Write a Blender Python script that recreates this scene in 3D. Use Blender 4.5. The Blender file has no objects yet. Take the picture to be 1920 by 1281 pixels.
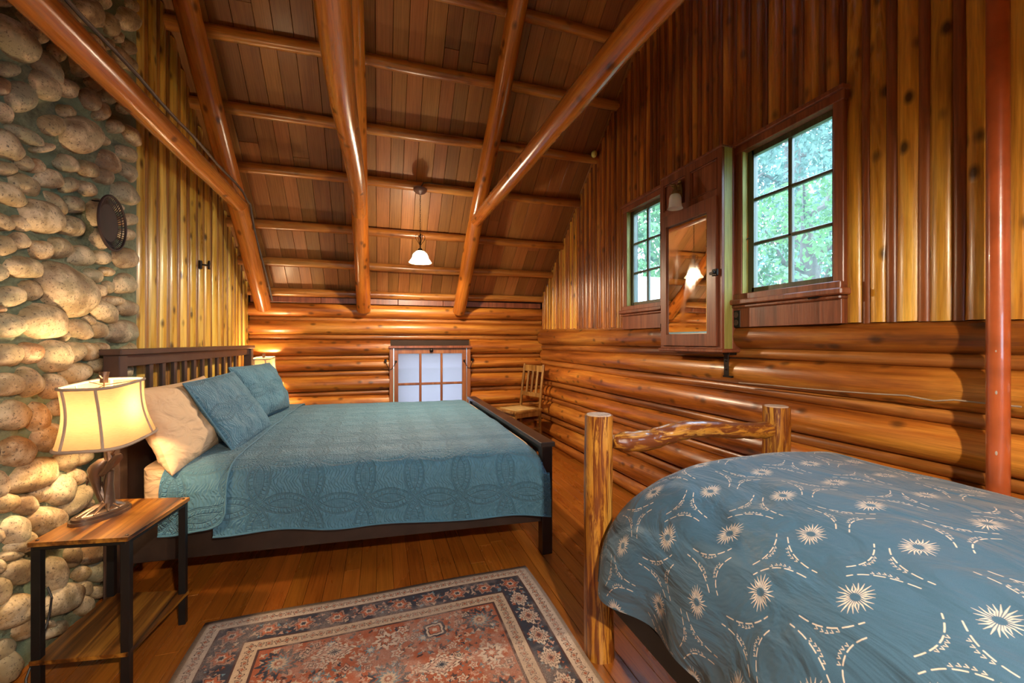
import bpy, bmesh, math, random
import numpy as np
from mathutils import Vector, Matrix, noise as mnoise
R = random.Random(7)
PI = math.pi
# ------------------------------------------------------------------ camera, world, exposure
FPX = 790.0                              # focal length in pixels of the 1920 wide frame
YAW = math.atan2(248, FPX)
CAMH = 1.25
sn, cs = math.sin(YAW), math.cos(YAW)
C = bpy.context.scene.collection
cam_d = bpy.data.cameras.new('camera'); cam = bpy.data.objects.new('camera', cam_d); C.objects.link(cam)
cam_d.sensor_width = 36; cam_d.lens = 36 * FPX / 1920; cam_d.clip_start = .02; cam_d.clip_end = 300
cam.location = (0, 0, CAMH); cam.rotation_euler = (PI/2, 0, -YAW)
sc = bpy.context.scene; sc.camera = cam
sc.view_settings.view_transform = 'Standard'; sc.view_settings.look = 'None'
sc.view_settings.gamma = 1; sc.view_settings.use_curve_mapping = False
sc.view_settings.exposure = 0.55
sc.cycles.max_bounces = 7; sc.cycles.diffuse_bounces = 4; sc.cycles.glossy_bounces = 3
sc.cycles.transparent_max_bounces = 12; sc.cycles.transmission_bounces = 5
sc.cycles.sample_clamp_indirect = 4; sc.cycles.caustics_reflective = False; sc.cycles.caustics_refractive = False
sc.cycles.use_denoising = True
W = bpy.data.worlds.new('sky'); sc.world = W; W.use_nodes = True
bg = W.node_tree.nodes['Background']; bg.inputs[0].default_value = (.48, .74, 1.0, 1); bg.inputs[1].default_value = 14.0

def P(u, v, X=None, Y=None, Z=None):
    """the point where the ray of a photograph pixel meets a real plane of the room"""
    dx = (u-960)/FPX; dz = (640.5-v)/FPX; rx, ry = sn+dx*cs, cs-dx*sn
    D = X/rx if X is not None else Y/ry if Y is not None else (Z-CAMH)/dz
    return Vector((D*rx, D*ry, CAMH+D*dz))

def lamp(name, loc, power, col, radius=.03, kind='POINT'):
    d = bpy.data.lights.new(name, kind); d.energy = power; d.color = col
    if kind == 'POINT': d.shadow_soft_size = radius
    o = bpy.data.objects.new(name, d); C.objects.link(o); o.location = loc; return o
WARM = (1.0, .70, .38)
L_TABLE = Vector((-1.055, 2.115, .97)); L_TABLE2 = Vector((-1.125, 4.85, .97)); L_PEND = Vector((.351, 3.90, 1.992)); L_PEND_ADDED = Vector((.45, -.75, 1.985))
lamp('table_lamp_bulb', L_TABLE, 26, WARM, .035)
lamp('far_lamp_bulb', L_TABLE2, 30, WARM, .035)
lamp('pendant_bulb', L_PEND, 180, (1.0, .80, .55), .03)
lamp('added_pendant_bulb', L_PEND_ADDED, 290, (1.0, .84, .64), .03)  # unseen pendant, added behind the viewer to brighten the room
for (loc, rot, sx, sy) in [((2.16, 1.66, 1.92), (0, PI/2, 0), .86, .5), ((2.16, 2.86, 1.92), (0, PI/2, 0), .86, .5),
                           ((2.16, -.6, 1.92), (0, PI/2, 0), .86, .9), ((.57, 5.3, .72), (-PI/2, 0, 0), .8, .9), ((.2, -2.12, 1.6), (PI/2, 0, 0), 1.5, 1.0)]:
    d = bpy.data.lights.new('sky_portal', 'AREA'); d.shape = 'RECTANGLE'; d.size = sx; d.size_y = sy; d.cycles.is_portal = True
    o = bpy.data.objects.new('sky_portal', d); C.objects.link(o); o.location = loc; o.rotation_euler = rot

# ------------------------------------------------------------------ mesh helpers
WM = {}
class B:
    def __init__(s): s.v = []; s.f = []; s.uv = None
    def add(s, vs, fs):
        n = len(s.v); s.v += [tuple(p) for p in vs]; s.f += [tuple(i+n for i in f) for f in fs]; return s
    def box(s, lo, hi, bev=0.0, M=None):
        lo = Vector(lo); hi = Vector(hi); c = (lo+hi)/2; h = (hi-lo)/2
        h = Vector([abs(t) for t in h]); b = min(bev, h.x*.9, h.y*.9, h.z*.9)
        vs = []
        if b <= 0:
            for x in (-1, 1):
                for y in (-1, 1):
                    for z in (-1, 1): vs.append(Vector((x*h.x, y*h.y, z*h.z)))
            fs = [(0,1,3,2),(4,6,7,5),(0,4,5,1),(2,3,7,6),(0,2,6,4),(1,5,7,3)]
        else:
            idx = {}
            for x in (-1, 1):
                for y in (-1, 1):
                    for z in (-1, 1):
                        for k in range(3):
                            q = [h.x-b, h.y-b, h.z-b]; q[k] += b
                            idx[(x, y, z, k)] = len(vs); vs.append(Vector((x*q[0], y*q[1], z*q[2])))
            fs = []
            for x in (-1, 1):
                for y in (-1, 1):
                    for z in (-1, 1):
                        t = [idx[(x, y, z, 0)], idx[(x, y, z, 1)], idx[(x, y, z, 2)]]
                        fs.append(tuple(t if x*y*z > 0 else t[::-1]))
            for k in range(3):
                a, c2 = [(1, 2), (2, 0), (0, 1)][k]
                for sg in (-1, 1):
                    q = []
                    for (p, r) in ((-1,-1),(1,-1),(1,1),(-1,1)):
                        key = [0,0,0]; key[k] = sg; key[a] = p; key[c2] = r; q.append(idx[(*key, k)])
                    fs.append(tuple(q if sg > 0 else q[::-1]))
            for k in range(3):          # edge chamfers parallel to axis k
                a, c2 = [(1, 2), (2, 0), (0, 1)][k]
                for p in (-1, 1):
                    for r in (-1, 1):
                        def key(t, w):
                            q = [0,0,0]; q[k] = t; q[a] = p; q[c2] = r; return idx[(*q, w)]
                        q = [key(-1, a), key(1, a), key(1, c2), key(-1, c2)]
                        fs.append(tuple(q if p*r < 0 else q[::-1]))
        if M: vs = [M @ v for v in vs]
        return s.add([v+c for v in vs] if not M else [v+c for v in vs], fs)
    def tube(s, pts, rad, seg=10, caps=True, sq=1.0, jit=0.0):
        pts = [Vector(p) for p in pts]; n = len(pts)
        if not hasattr(rad, '__len__'): rad = [rad]*n
        up = None; rings = []
        for i in range(n):
            t = (pts[min(i+1, n-1)]-pts[max(i-1, 0)]).normalized()
            if up is None:
                up = Vector((0,0,1)) if abs(t.z) < .9 else Vector((1,0,0))
            a = (up - t*up.dot(t)).normalized(); b = t.cross(a); up = a
            rings.append([pts[i]+(a*math.cos(k*2*PI/seg)*sq+b*math.sin(k*2*PI/seg))*rad[i]*(1+(R.uniform(-jit, jit) if jit else 0)) for k in range(seg)])
        vs = [p for r in rings for p in r]; fs = []
        for i in range(n-1):
            for k in range(seg):
                fs.append((i*seg+k, i*seg+(k+1) % seg, (i+1)*seg+(k+1) % seg, (i+1)*seg+k))
        if caps: fs += [tuple(range(seg))[::-1], tuple((n-1)*seg+k for k in range(seg))]
        return s.add(vs, fs)
    def lathe(s, prof, c=(0,0,0), seg=24, M=None, sx=1, sy=1, caps=False):
        n = len(prof); vs = []; fs = []
        for (r, z) in prof:
            for k in range(seg):
                a = k*2*PI/seg; p = Vector((r*math.cos(a)*sx, r*math.sin(a)*sy, z)); vs.append(M @ p if M else p)
        for i in range(n-1):
            for k in range(seg):
                fs.append((i*seg+k, i*seg+(k+1) % seg, (i+1)*seg+(k+1) % seg, (i+1)*seg+k))
        if caps: fs += [tuple(range(seg))[::-1], tuple((n-1)*seg+k for k in range(seg))]
        c = Vector(c); return s.add([p+c for p in vs], fs)
    def ell(s, c, r, M=None, seg=14, rings=9, fn=None):
        c = Vector(c); vs = []; fs = []
        for i in range(rings+1):
            th = PI*i/rings
            for k in range(seg):
                a = 2*PI*k/seg; p = Vector((r[0]*math.sin(th)*math.cos(a), r[1]*math.sin(th)*math.sin(a), r[2]*math.cos(th)))
                if fn: p = fn(p)
                vs.append((M @ p if M else p)+c)
        for i in range(rings):
            for k in range(seg):
                fs.append((i*seg+k, (i+1)*seg+k, (i+1)*seg+(k+1) % seg, i*seg+(k+1) % seg))
        return s.add(vs, fs)
    def grid(s, fn, nu, nv, uv=None, thick=0):
        vs = [fn(i/nu, j/nv) for j in range(nv+1) for i in range(nu+1)]
        fs = [(j*(nu+1)+i, j*(nu+1)+i+1, (j+1)*(nu+1)+i+1, (j+1)*(nu+1)+i) for j in range(nv) for i in range(nu)]
        if uv: s.uv = [uv(i/nu, j/nv) for j in range(nv+1) for i in range(nu+1)]
        return s.add(vs, fs)
    def prism(s, poly, z0, z1):
        n = len(poly)
        return s.add([(x, y, z0) for x, y in poly]+[(x, y, z1) for x, y in poly],
                     [tuple(range(n))[::-1], tuple(range(n, 2*n))]+[(k, (k+1) % n, n+(k+1) % n, n+k) for k in range(n)])

def mk(name, b, mat, parent=None, M=None, smooth=True, ang=40, recalc=True):
    vs = [Vector(p) for p in b.v]
    if M is None:
        lo = Vector([min(p[k] for p in vs) for k in range(3)]); hi = Vector([max(p[k] for p in vs) for k in range(3)])
        c = (lo+hi)/2
        if parent is None: c.z = lo.z
        M = Matrix.Translation(c); vs = [p-c for p in vs]
    me = bpy.data.meshes.new(name); me.from_pydata(vs, [], b.f)
    if recalc:
        bm = bmesh.new(); bm.from_mesh(me); bmesh.ops.remove_doubles(bm, verts=bm.verts, dist=1e-6) if not b.uv else None
        bmesh.ops.recalc_face_normals(bm, faces=bm.faces); bm.to_mesh(me); bm.free()
    if b.uv:
        ul = me.uv_layers.new(name='UVMap'); vi = np.empty(len(me.loops), dtype=np.int32); me.loops.foreach_get('vertex_index', vi)
        ul.data.foreach_set('uv', np.array(b.uv, dtype=np.float32)[vi].ravel())
    if smooth:
        me.shade_smooth(); me.set_sharp_from_angle(angle=math.radians(ang))
    if mat: me.materials.append(mat)
    o = bpy.data.objects.new(name, me); place(o, parent, M); return o
def place(o, parent, M):
    C.objects.link(o); o.matrix_basis = M; WM[o] = M.copy()
    if parent is not None: o.parent = parent; o.matrix_parent_inverse = WM[parent].inverted()
    return o
def root(name, loc, label=None, cat=None, group=None, kind=None):
    o = bpy.data.objects.new(name, None); o.empty_display_size = .1; place(o, None, Matrix.Translation(Vector(loc)))
    return tag(o, label, cat, group, kind)
def tag(o, label=None, cat=None, group=None, kind=None):
    for k, v in (('label', label), ('category', cat), ('group', group), ('kind', kind)):
        if v: o[k] = v
    return o
def dup(o, parent, M):
    c = o.copy(); C.objects.link(c); c.matrix_basis = M; WM[c] = M.copy(); c.parent = parent
    c.matrix_parent_inverse = WM[parent].inverted() if parent else Matrix(); return c
def axisM(p0, p1, roll=0):
    p0 = Vector(p0); d = (Vector(p1)-p0); q = d.to_track_quat('Z', 'Y')
    return Matrix.Translation(p0) @ q.to_matrix().to_4x4() @ Matrix.Rotation(roll, 4, 'Z'), d.length
def log(name, p0, p1, r0, r1, mat, parent, seg=12, rings=None, wob=.006, ex=1.0, ey=1.0, lump=.03, seed=None, bend=0.0):
    """a peeled log along its own local Z, slightly crooked and lumpy"""
    M, L = axisM(p0, p1); n = rings or max(4, int(L/.16)); sd = R.uniform(0, 100) if seed is None else seed
    b = B(); vs = []
    for i in range(n+1):
        t = i/n; e = math.sin(PI*t)**.5 if wob else 0
        ox = mnoise.noise(Vector((sd, t*L*.8, 0)))*wob*2*e + bend*math.sin(PI*t); oy = mnoise.noise(Vector((sd+9, t*L*.8, 3)))*wob*2*e
        r = r0+(r1-r0)*t
        for k in range(seg):
            a = 2*PI*k/seg
            q = r*(1+lump*2*mnoise.noise(Vector((math.cos(a)*1.3+sd, math.sin(a)*1.3, t*L*3))))
            vs.append((ox+q*ex*math.cos(a), oy+q*ey*math.sin(a), t*L))
    fs = [(i*seg+k, i*seg+(k+1) % seg, (i+1)*seg+(k+1) % seg, (i+1)*seg+k) for i in range(n) for k in range(seg)]
    fs += [tuple(range(seg))[::-1], tuple(n*seg+k for k in range(seg))]
    b.add(vs, fs)
    return mk(name, b, mat, parent, M=M, ang=50, recalc=False)

# ------------------------------------------------------------------ materials
def new_mat(name):
    m = bpy.data.materials.new(name); m.use_nodes = True; nt = m.node_tree
    return m, nt, nt.nodes['Principled BSDF']
def N(nt, typ, **kw):
    n = nt.nodes.new(typ)
    for k, v in kw.items():
        if k.startswith('i_'):
            key = k[2:]; key = int(key) if key.isdigit() else key.replace('_', ' ')
            n.inputs[key].default_value = v
        else: setattr(n, k, v)
    return n
def ramp(nt, fac, stops):
    r = nt.nodes.new('ShaderNodeValToRGB'); cr = r.color_ramp
    cr.elements[0].position = stops[0][0]; cr.elements[0].color = (*stops[0][1], 1)
    cr.elements[1].position = stops[-1][0]; cr.elements[1].color = (*stops[-1][1], 1)
    for p, c in stops[1:-1]:
        e = cr.elements.new(p); e.color = (*c, 1)
    nt.links.new(fac, r.inputs[0]); return r.outputs[0]
def mix(nt, a, b, fac, mode='MIX'):
    m = nt.nodes.new('ShaderNodeMix'); m.data_type = 'RGBA'; m.blend_type = mode; m.clamp_factor = True
    for s, v in ((0, fac), (6, a), (7, b)):
        if isinstance(v, (int, float)): m.inputs[s].default_value = v
        elif isinstance(v, tuple): m.inputs[s].default_value = (*v[:3], 1)
        else: nt.links.new(v, m.inputs[s])
    return m.outputs[2]
def math_(nt, op, a, b=0.0, c=0.0):
    m = nt.nodes.new('ShaderNodeMath'); m.operation = op
    for i, v in enumerate((a, b, c)):
        if isinstance(v, (int, float)): m.inputs[i].default_value = v
        else: nt.links.new(v, m.inputs[i])
    return m.outputs[0]
def bump(nt, h, strength, dist=.01, nrm=None):
    b = nt.nodes.new('ShaderNodeBump'); b.inputs['Strength'].default_value = strength; b.inputs['Distance'].default_value = dist
    nt.links.new(h, b.inputs['Height'])
    if nrm: nt.links.new(nrm, b.inputs['Normal'])
    return b.outputs[0]
def coords(nt, scale, rnd=True, out='Object', rot=(0,0,0)):
    tc = nt.nodes.new('ShaderNodeTexCoord'); v = tc.outputs[out]
    if rnd:
        oi = nt.nodes.new('ShaderNodeObjectInfo'); ml = nt.nodes.new('ShaderNodeVectorMath'); ml.operation = 'MULTIPLY_ADD'
        cb = nt.nodes.new('ShaderNodeCombineXYZ')
        for i in range(3): nt.links.new(oi.outputs['Random'], cb.inputs[i])
        nt.links.new(cb.outputs[0], ml.inputs[0]); ml.inputs[1].default_value = (37, 53, 71); nt.links.new(v, ml.inputs[2]); v = ml.outputs[0]
    mp = nt.nodes.new('ShaderNodeMapping'); mp.inputs['Scale'].default_value = scale; mp.inputs['Rotation'].default_value = rot
    nt.links.new(v, mp.inputs[0]); return mp.outputs[0]
def wood(name, dark, mid, light, rough=.35, var=.35, knots=.5, grain=1.0, coat=.25, streak=3.0, axis='z', kcol=(.03,.012,.004), hue=.0, bmp=.25, soft=1.0):
    m, nt, p = new_mat(name); lk = nt.links.new
    def sc3(a, l): return {'z': (a, a, l), 'y': (a, l, a), 'x': (l, a, a)}[axis]
    n1 = N(nt, 'ShaderNodeTexNoise', i_Scale=1.0, i_Detail=5.0, i_Roughness=.6, i_Distortion=.6); lk(coords(nt, sc3(9*streak/3, .9)), n1.inputs['Vector'])
    dark = tuple(m_+(d_-m_)*soft for d_, m_ in zip(dark, mid)); light = tuple(m_+(l_-m_)*soft for l_, m_ in zip(light, mid))
    c = ramp(nt, n1.outputs[0], [(.34, dark), (.5, mid), (.66, light)])
    n2 = N(nt, 'ShaderNodeTexNoise', i_Scale=1.0, i_Detail=4.0, i_Roughness=.7); lk(coords(nt, sc3(90*grain, 3)), n2.inputs['Vector'])
    g = ramp(nt, n2.outputs[0], [(.35, (.42,.38,.36)), (.58, (1.0,1.0,1.0))])
    c = mix(nt, c, g, .55, 'MULTIPLY')
    h = n2.outputs[0]
    if knots > 0:
        vo = N(nt, 'ShaderNodeTexVoronoi', i_Scale=1.0, i_Randomness=1.0); lk(coords(nt, sc3(11, 7)), vo.inputs['Vector'])
        k = N(nt, 'ShaderNodeMapRange', clamp=True); lk(vo.outputs['Distance'], k.inputs[0])
        k.inputs[1].default_value = .10; k.inputs[2].default_value = .26; k.inputs[3].default_value = 1; k.inputs[4].default_value = 0
        c = mix(nt, c, kcol, math_(nt, 'MULTIPLY', k.outputs[0], knots))
        h = math_(nt, 'ADD', h, math_(nt, 'MULTIPLY', k.outputs[0], 1.3*knots))
    oi = nt.nodes.new('ShaderNodeObjectInfo')
    hs = N(nt, 'ShaderNodeHueSaturation'); lk(c, hs.inputs['Color'])
    v = math_(nt, 'MULTIPLY_ADD', oi.outputs['Random'], var, 1-var/2); lk(v, hs.inputs['Value'])
    if hue:
        w = N(nt, 'ShaderNodeTexWhiteNoise', noise_dimensions='1D'); lk(oi.outputs['Random'], w.inputs['W'])
        lk(math_(nt, 'MULTIPLY_ADD', w.outputs[0], hue, .5-hue/2), hs.inputs['Hue'])
    lk(hs.outputs[0], p.inputs['Base Color'])
    rr = N(nt, 'ShaderNodeMapRange'); lk(n1.outputs[0], rr.inputs[0]); rr.inputs[3].default_value = rough-.08; rr.inputs[4].default_value = rough+.14
    lk(rr.outputs[0], p.inputs['Roughness'])
    p.inputs['Coat Weight'].default_value = coat; p.inputs['Coat Roughness'].default_value = .22
    lk(bump(nt, h, bmp, .004), p.inputs['Normal'])
    return m
def plain(name, col, rough=.5, metal=0.0, bmp=0, bsc=200, var=0, coat=0, sheen=0):
    m, nt, p = new_mat(name); p.inputs['Roughness'].default_value = rough; p.inputs['Metallic'].default_value = metal
    n = N(nt, 'ShaderNodeTexNoise', i_Scale=bsc, i_Detail=4.0); nt.links.new(coords(nt, (1,1,1)), n.inputs['Vector'])
    d = tuple(x*(1-.25-var) for x in col); l = tuple(min(1, x*(1.1+var)) for x in col)
    n0 = N(nt, 'ShaderNodeTexNoise', i_Scale=12.0, i_Detail=3.0); nt.links.new(coords(nt, (1,1,1)), n0.inputs['Vector'])
    nt.links.new(ramp(nt, n0.outputs[0], [(.3, d), (.65, l)]), p.inputs['Base Color'])
    if bmp: nt.links.new(bump(nt, n.outputs[0], bmp, .003), p.inputs['Normal'])
    p.inputs['Coat Weight'].default_value = coat
    if sheen: p.inputs['Sheen Weight'].default_value = sheen
    return m

M_LOG = wood('orange log', (.17,.040,.006), (.43,.128,.016), (.66,.27,.040), rough=.30, var=.45, knots=.7, coat=.35, bmp=.4)
M_LOGS = wood('slim chinking log', (.15,.042,.008), (.36,.112,.018), (.54,.21,.04), rough=.34, var=.35, knots=.2, coat=.25)
M_BEAM = wood('varnished beam log', (.32,.080,.010), (.55,.165,.020), (.68,.25,.035), rough=.20, var=.12, knots=.7, coat=.6, streak=2)
M_PURL = wood('purlin log', (.26,.080,.014), (.50,.19,.034), (.66,.32,.075), rough=.28, var=.25, knots=.5, coat=.4)
M_SLATG = wood('golden slat', (.30,.095,.010), (.68,.31,.034), (.86,.50,.085), rough=.27, var=.4, knots=.9, coat=.4, hue=.015, bmp=.4)
M_SLATB = wood('red brown slat', (.14,.034,.009), (.25,.066,.015), (.34,.115,.028), rough=.36, var=.3, knots=.25, coat=.2)
M_SLATR = wood('amber brown slat', (.19,.050,.008), (.42,.130,.018), (.60,.25,.040), rough=.31, var=.45, knots=.6, coat=.25)
M_YEL = wood('yellow slat', (.36,.17,.020), (.74,.44,.062), (.92,.66,.16), rough=.26, var=.35, knots=.85, coat=.4, hue=.012, bmp=.4)
M_YELD = wood('narrow brown slat', (.16,.065,.012), (.36,.155,.026), (.52,.27,.055), rough=.34, var=.35, knots=.3, coat=.2)
M_PLANK = wood('ceiling plank', (.22,.080,.022), (.40,.165,.045), (.54,.26,.085), rough=.45, var=.6, knots=0, coat=.15, grain=1.6, streak=1.6, hue=.014, soft=.35)
M_FLOOR = wood('floor board', (.24,.060,.007), (.36,.105,.012), (.45,.155,.020), rough=.25, var=.30, knots=0, coat=.35, grain=1.2, streak=1.5, hue=.008, bmp=.06, axis='y', soft=.4)
M_TRIM = wood('red brown painted trim', (.16,.042,.016), (.25,.068,.026), (.32,.10,.038), rough=.38, var=.12, knots=0, coat=.2, streak=5)
M_TRIM_LIT = wood('brown trim with painted yellow green window light', (.28,.24,.045), (.38,.33,.075), (.46,.42,.11), rough=.45, var=.05, knots=0, coat=0)  # window light on brown trim, put into the colour as yellow green
M_TRIMO = wood('orange brown trim', (.20,.060,.018), (.30,.095,.028), (.40,.15,.045), rough=.38, var=.12, knots=.15, coat=.2, streak=5)
M_OAK = wood('oak', (.20,.085,.018), (.34,.16,.034), (.45,.24,.06), rough=.35, var=.1, knots=0, coat=.3, streak=5)
M_RUST = wood('rustic brown board', (.020,.006,.002), (.18,.058,.007), (.42,.18,.022), rough=.32, var=.02, knots=0, coat=.3, streak=8, axis='y', grain=.4)
M_GAP = plain('dark backing', (.035,.016,.008), .8)
M_BED = plain('dark espresso paint', (.030,.018,.014), .32, bmp=.1, coat=.2)
M_BEDH = plain('brown espresso paint', (.060,.034,.026), .38, bmp=.1, coat=.15)
M_BLACK = plain('black powder coated steel', (.012,.010,.009), .42, .3, bmp=.05)
M_IRON = plain('dark iron', (.03,.022,.018), .45, .8)
M_BRONZE = plain('brushed bronze', (.16,.105,.072), .36, .75, bmp=.5, bsc=60)
M_BRASS = plain('old brass', (.30,.19,.07), .38, .9, bmp=.3, bsc=60)
M_PIPE = plain('rust red gloss paint', (.42,.085,.022), .28, bmp=.12, bsc=120, coat=.5)
M_CONDUIT = plain('grey conduit', (.16,.13,.11), .5, .3)
M_WIRE = plain('dark wire', (.02,.017,.015), .5)
def cloth(name, col):
    m, nt, p = new_mat(name); n = N(nt, 'ShaderNodeTexNoise', i_Scale=5.0, i_Detail=3.0, i_Distortion=1.0); nt.links.new(coords(nt, (1, 1.6, 2.6)), n.inputs['Vector'])
    f = N(nt, 'ShaderNodeTexNoise', i_Scale=350.0); nt.links.new(coords(nt, (1,1,1)), f.inputs['Vector'])
    p.inputs['Base Color'].default_value = (*col, 1); p.inputs['Roughness'].default_value = .85
    nt.links.new(bump(nt, n.outputs[0], .7, .035, bump(nt, f.outputs[0], .15, .002)), p.inputs['Normal']); return m
M_CREAM = cloth('cream sheet cotton', (.72,.47,.27))
M_TRIMTAPE = plain('taupe shade tape', (.42,.31,.22), .8)
M_PLATE = plain('chocolate metal plate', (.025,.009,.006), .7, bmp=.1)
M_DISH = plain('yellow sponge', (.62,.55,.16), .9, bmp=.6, bsc=90)
M_CUSH = plain('rush seat', (.62,.42,.17), .7, bmp=.6, bsc=120)
def bark_post(name, sh=0.0, ax=0):
    m, nt, p = new_mat(name); lk = nt.links.new
    n1 = N(nt, 'ShaderNodeTexNoise', i_Scale=1.0, i_Detail=4.0, i_Distortion=.8); lk(coords(nt, (2.2, 14, 14) if ax else (14, 14, 2.2)), n1.inputs['Vector'])
    n2 = N(nt, 'ShaderNodeTexNoise', i_Scale=1.0, i_Detail=6.0, i_Roughness=.7, i_Distortion=1.0); lk(coords(nt, (7, 34, 34) if ax else (46, 46, 4.0)), n2.inputs['Vector'])
    base = ramp(nt, n1.outputs[0], [(.3, (.34,.10,.010)), (.5, (.52,.21,.022)), (.7, (.68,.35,.060))])
    fl = ramp(nt, n2.outputs[0], [(.45+sh, (0,0,0)), (.55+sh, (1,1,1))])
    c = mix(nt, base, (.17,.042,.007), fl)
    lk(c, p.inputs['Base Color']); p.inputs['Roughness'].default_value = .28; p.inputs['Coat Weight'].default_value = .5
    lk(bump(nt, n2.outputs[0], .35, .006), p.inputs['Normal']); return m
M_BARK = bark_post('peeled post with strips of inner bark'); M_BARKX = bark_post('dark rail with bark left on', -.035, 1)
def stone_mat():
    m, nt, p = new_mat('river stone'); lk = nt.links.new
    geo = nt.nodes.new('ShaderNodeNewGeometry'); oi = nt.nodes.new('ShaderNodeObjectInfo')
    def nz(s, d=4, r=.6):
        n = N(nt, 'ShaderNodeTexNoise', i_Scale=s, i_Detail=float(d), i_Roughness=r); lk(geo.outputs['Position'], n.inputs['Vector']); return n.outputs[0]
    base = ramp(nt, oi.outputs['Random'], [(0, (.31,.21,.10)), (.3, (.40,.31,.17)), (.55, (.28,.25,.15)), (.8, (.42,.27,.11)), (1, (.25,.12,.05))])
    c = mix(nt, base, (.62,.46,.27), ramp(nt, nz(11), [(.46, (0,0,0)), (.60, (1,1,1))]))
    c = mix(nt, c, (.16,.080,.035), math_(nt, 'MULTIPLY', ramp(nt, nz(7, 5), [(.50, (0,0,0)), (.64, (1,1,1))]), .7))
    c = mix(nt, c, (.07,.045,.03), math_(nt, 'MULTIPLY', ramp(nt, nz(110, 3, .8), [(.57, (0,0,0)), (.63, (1,1,1))]), .85))
    lk(c, p.inputs['Base Color']); p.inputs['Roughness'].default_value = .62
    lk(bump(nt, nz(120, 5, .7), .35, .004), p.inputs['Normal']); return m
M_STONE = stone_mat()
def mortar_mat():
    m, nt, p = new_mat('greenish grey mortar'); lk = nt.links.new
    n = N(nt, 'ShaderNodeTexNoise', i_Scale=70.0, i_Detail=6.0, i_Roughness=.75); lk(coords(nt, (1,1,1), False), n.inputs['Vector'])
    n2 = N(nt, 'ShaderNodeTexNoise', i_Scale=4.0, i_Detail=3.0); lk(coords(nt, (1,1,1), False), n2.inputs['Vector'])
    c = ramp(nt, n.outputs[0], [(.3, (.13,.13,.07)), (.7, (.34,.35,.20))])
    c = mix(nt, c, (.20,.25,.15), ramp(nt, n2.outputs[0], [(.4, (0,0,0)), (.65, (1,1,1))]))  # greener patches spread by noise
    lk(c, p.inputs['Base Color']); p.inputs['Roughness'].default_value = .9; lk(bump(nt, n.outputs[0], .9, .012), p.inputs['Normal']); return m
M_MORTAR = mortar_mat()
def glass_mat(name, tint=(1,1,1), gloss=.06, rough=.02, dirt=.06):
    m, nt, p = new_mat(name); nt.nodes.remove(p); lk = nt.links.new; out = nt.nodes['Material Output']
    t = N(nt, 'ShaderNodeBsdfTransparent'); t.inputs[0].default_value = (*tint, 1); g = N(nt, 'ShaderNodeBsdfGlossy'); g.inputs['Roughness'].default_value = rough
    d = N(nt, 'ShaderNodeBsdfTranslucent'); d.inputs[0].default_value = (.8,.95,1,1)
    n = N(nt, 'ShaderNodeTexNoise', i_Scale=25.0, i_Detail=6.0, i_Roughness=.7); lk(coords(nt, (1,1,1), False), n.inputs['Vector'])
    a = nt.nodes.new('ShaderNodeMixShader'); lk(math_(nt, 'MULTIPLY', n.outputs[0], dirt*2), a.inputs[0]); lk(t.outputs[0], a.inputs[1]); lk(d.outputs[0], a.inputs[2])
    b = nt.nodes.new('ShaderNodeMixShader'); b.inputs[0].default_value = gloss; lk(a.outputs[0], b.inputs[1]); lk(g.outputs[0], b.inputs[2])
    lk(b.outputs[0], out.inputs[0]); return m
M_GLASS = glass_mat('window glass', dirt=.022)
def privacy_glass():
    m, nt, p = new_mat('hexagon patterned privacy glass'); nt.nodes.remove(p); lk = nt.links.new; out = nt.nodes['Material Output']
    tc = coords(nt, (1,1,1), False)
    sp = nt.nodes.new('ShaderNodeSeparateXYZ'); lk(tc, sp.inputs[0])
    # honeycomb cells: two interleaved rectangular lattices
    a = 115.0
    def cell(off):
        x = math_(nt, 'FRACT', math_(nt, 'MULTIPLY_ADD', sp.outputs[0], a, off)); z = math_(nt, 'FRACT', math_(nt, 'MULTIPLY_ADD', sp.outputs[2], a/1.2, off))
        dx = math_(nt, 'SUBTRACT', x, .5); dz = math_(nt, 'MULTIPLY', math_(nt, 'SUBTRACT', z, .5), 1.2)
        return math_(nt, 'SQRT', math_(nt, 'ADD', math_(nt, 'MULTIPLY', dx, dx), math_(nt, 'MULTIPLY', dz, dz)))
    d = math_(nt, 'MINIMUM', cell(0.0), cell(.5))
    c = ramp(nt, d, [(.22, (.60,.50,.50)), (.36, (.27,.24,.27))])
    tr = N(nt, 'ShaderNodeBsdfTranslucent'); lk(c, tr.inputs[0]); df = N(nt, 'ShaderNodeBsdfDiffuse'); lk(c, df.inputs[0])
    t = N(nt, 'ShaderNodeBsdfTransparent'); lk(c, t.inputs[0])
    x = nt.nodes.new('ShaderNodeMixShader'); x.inputs[0].default_value = .25; lk(tr.outputs[0], x.inputs[1]); lk(t.outputs[0], x.inputs[2])
    y = nt.nodes.new('ShaderNodeMixShader'); y.inputs[0].default_value = .12; lk(x.outputs[0], y.inputs[1]); lk(df.outputs[0], y.inputs[2])
    lk(y.outputs[0], out.inputs[0]); return m
M_PRIV = privacy_glass()
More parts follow.
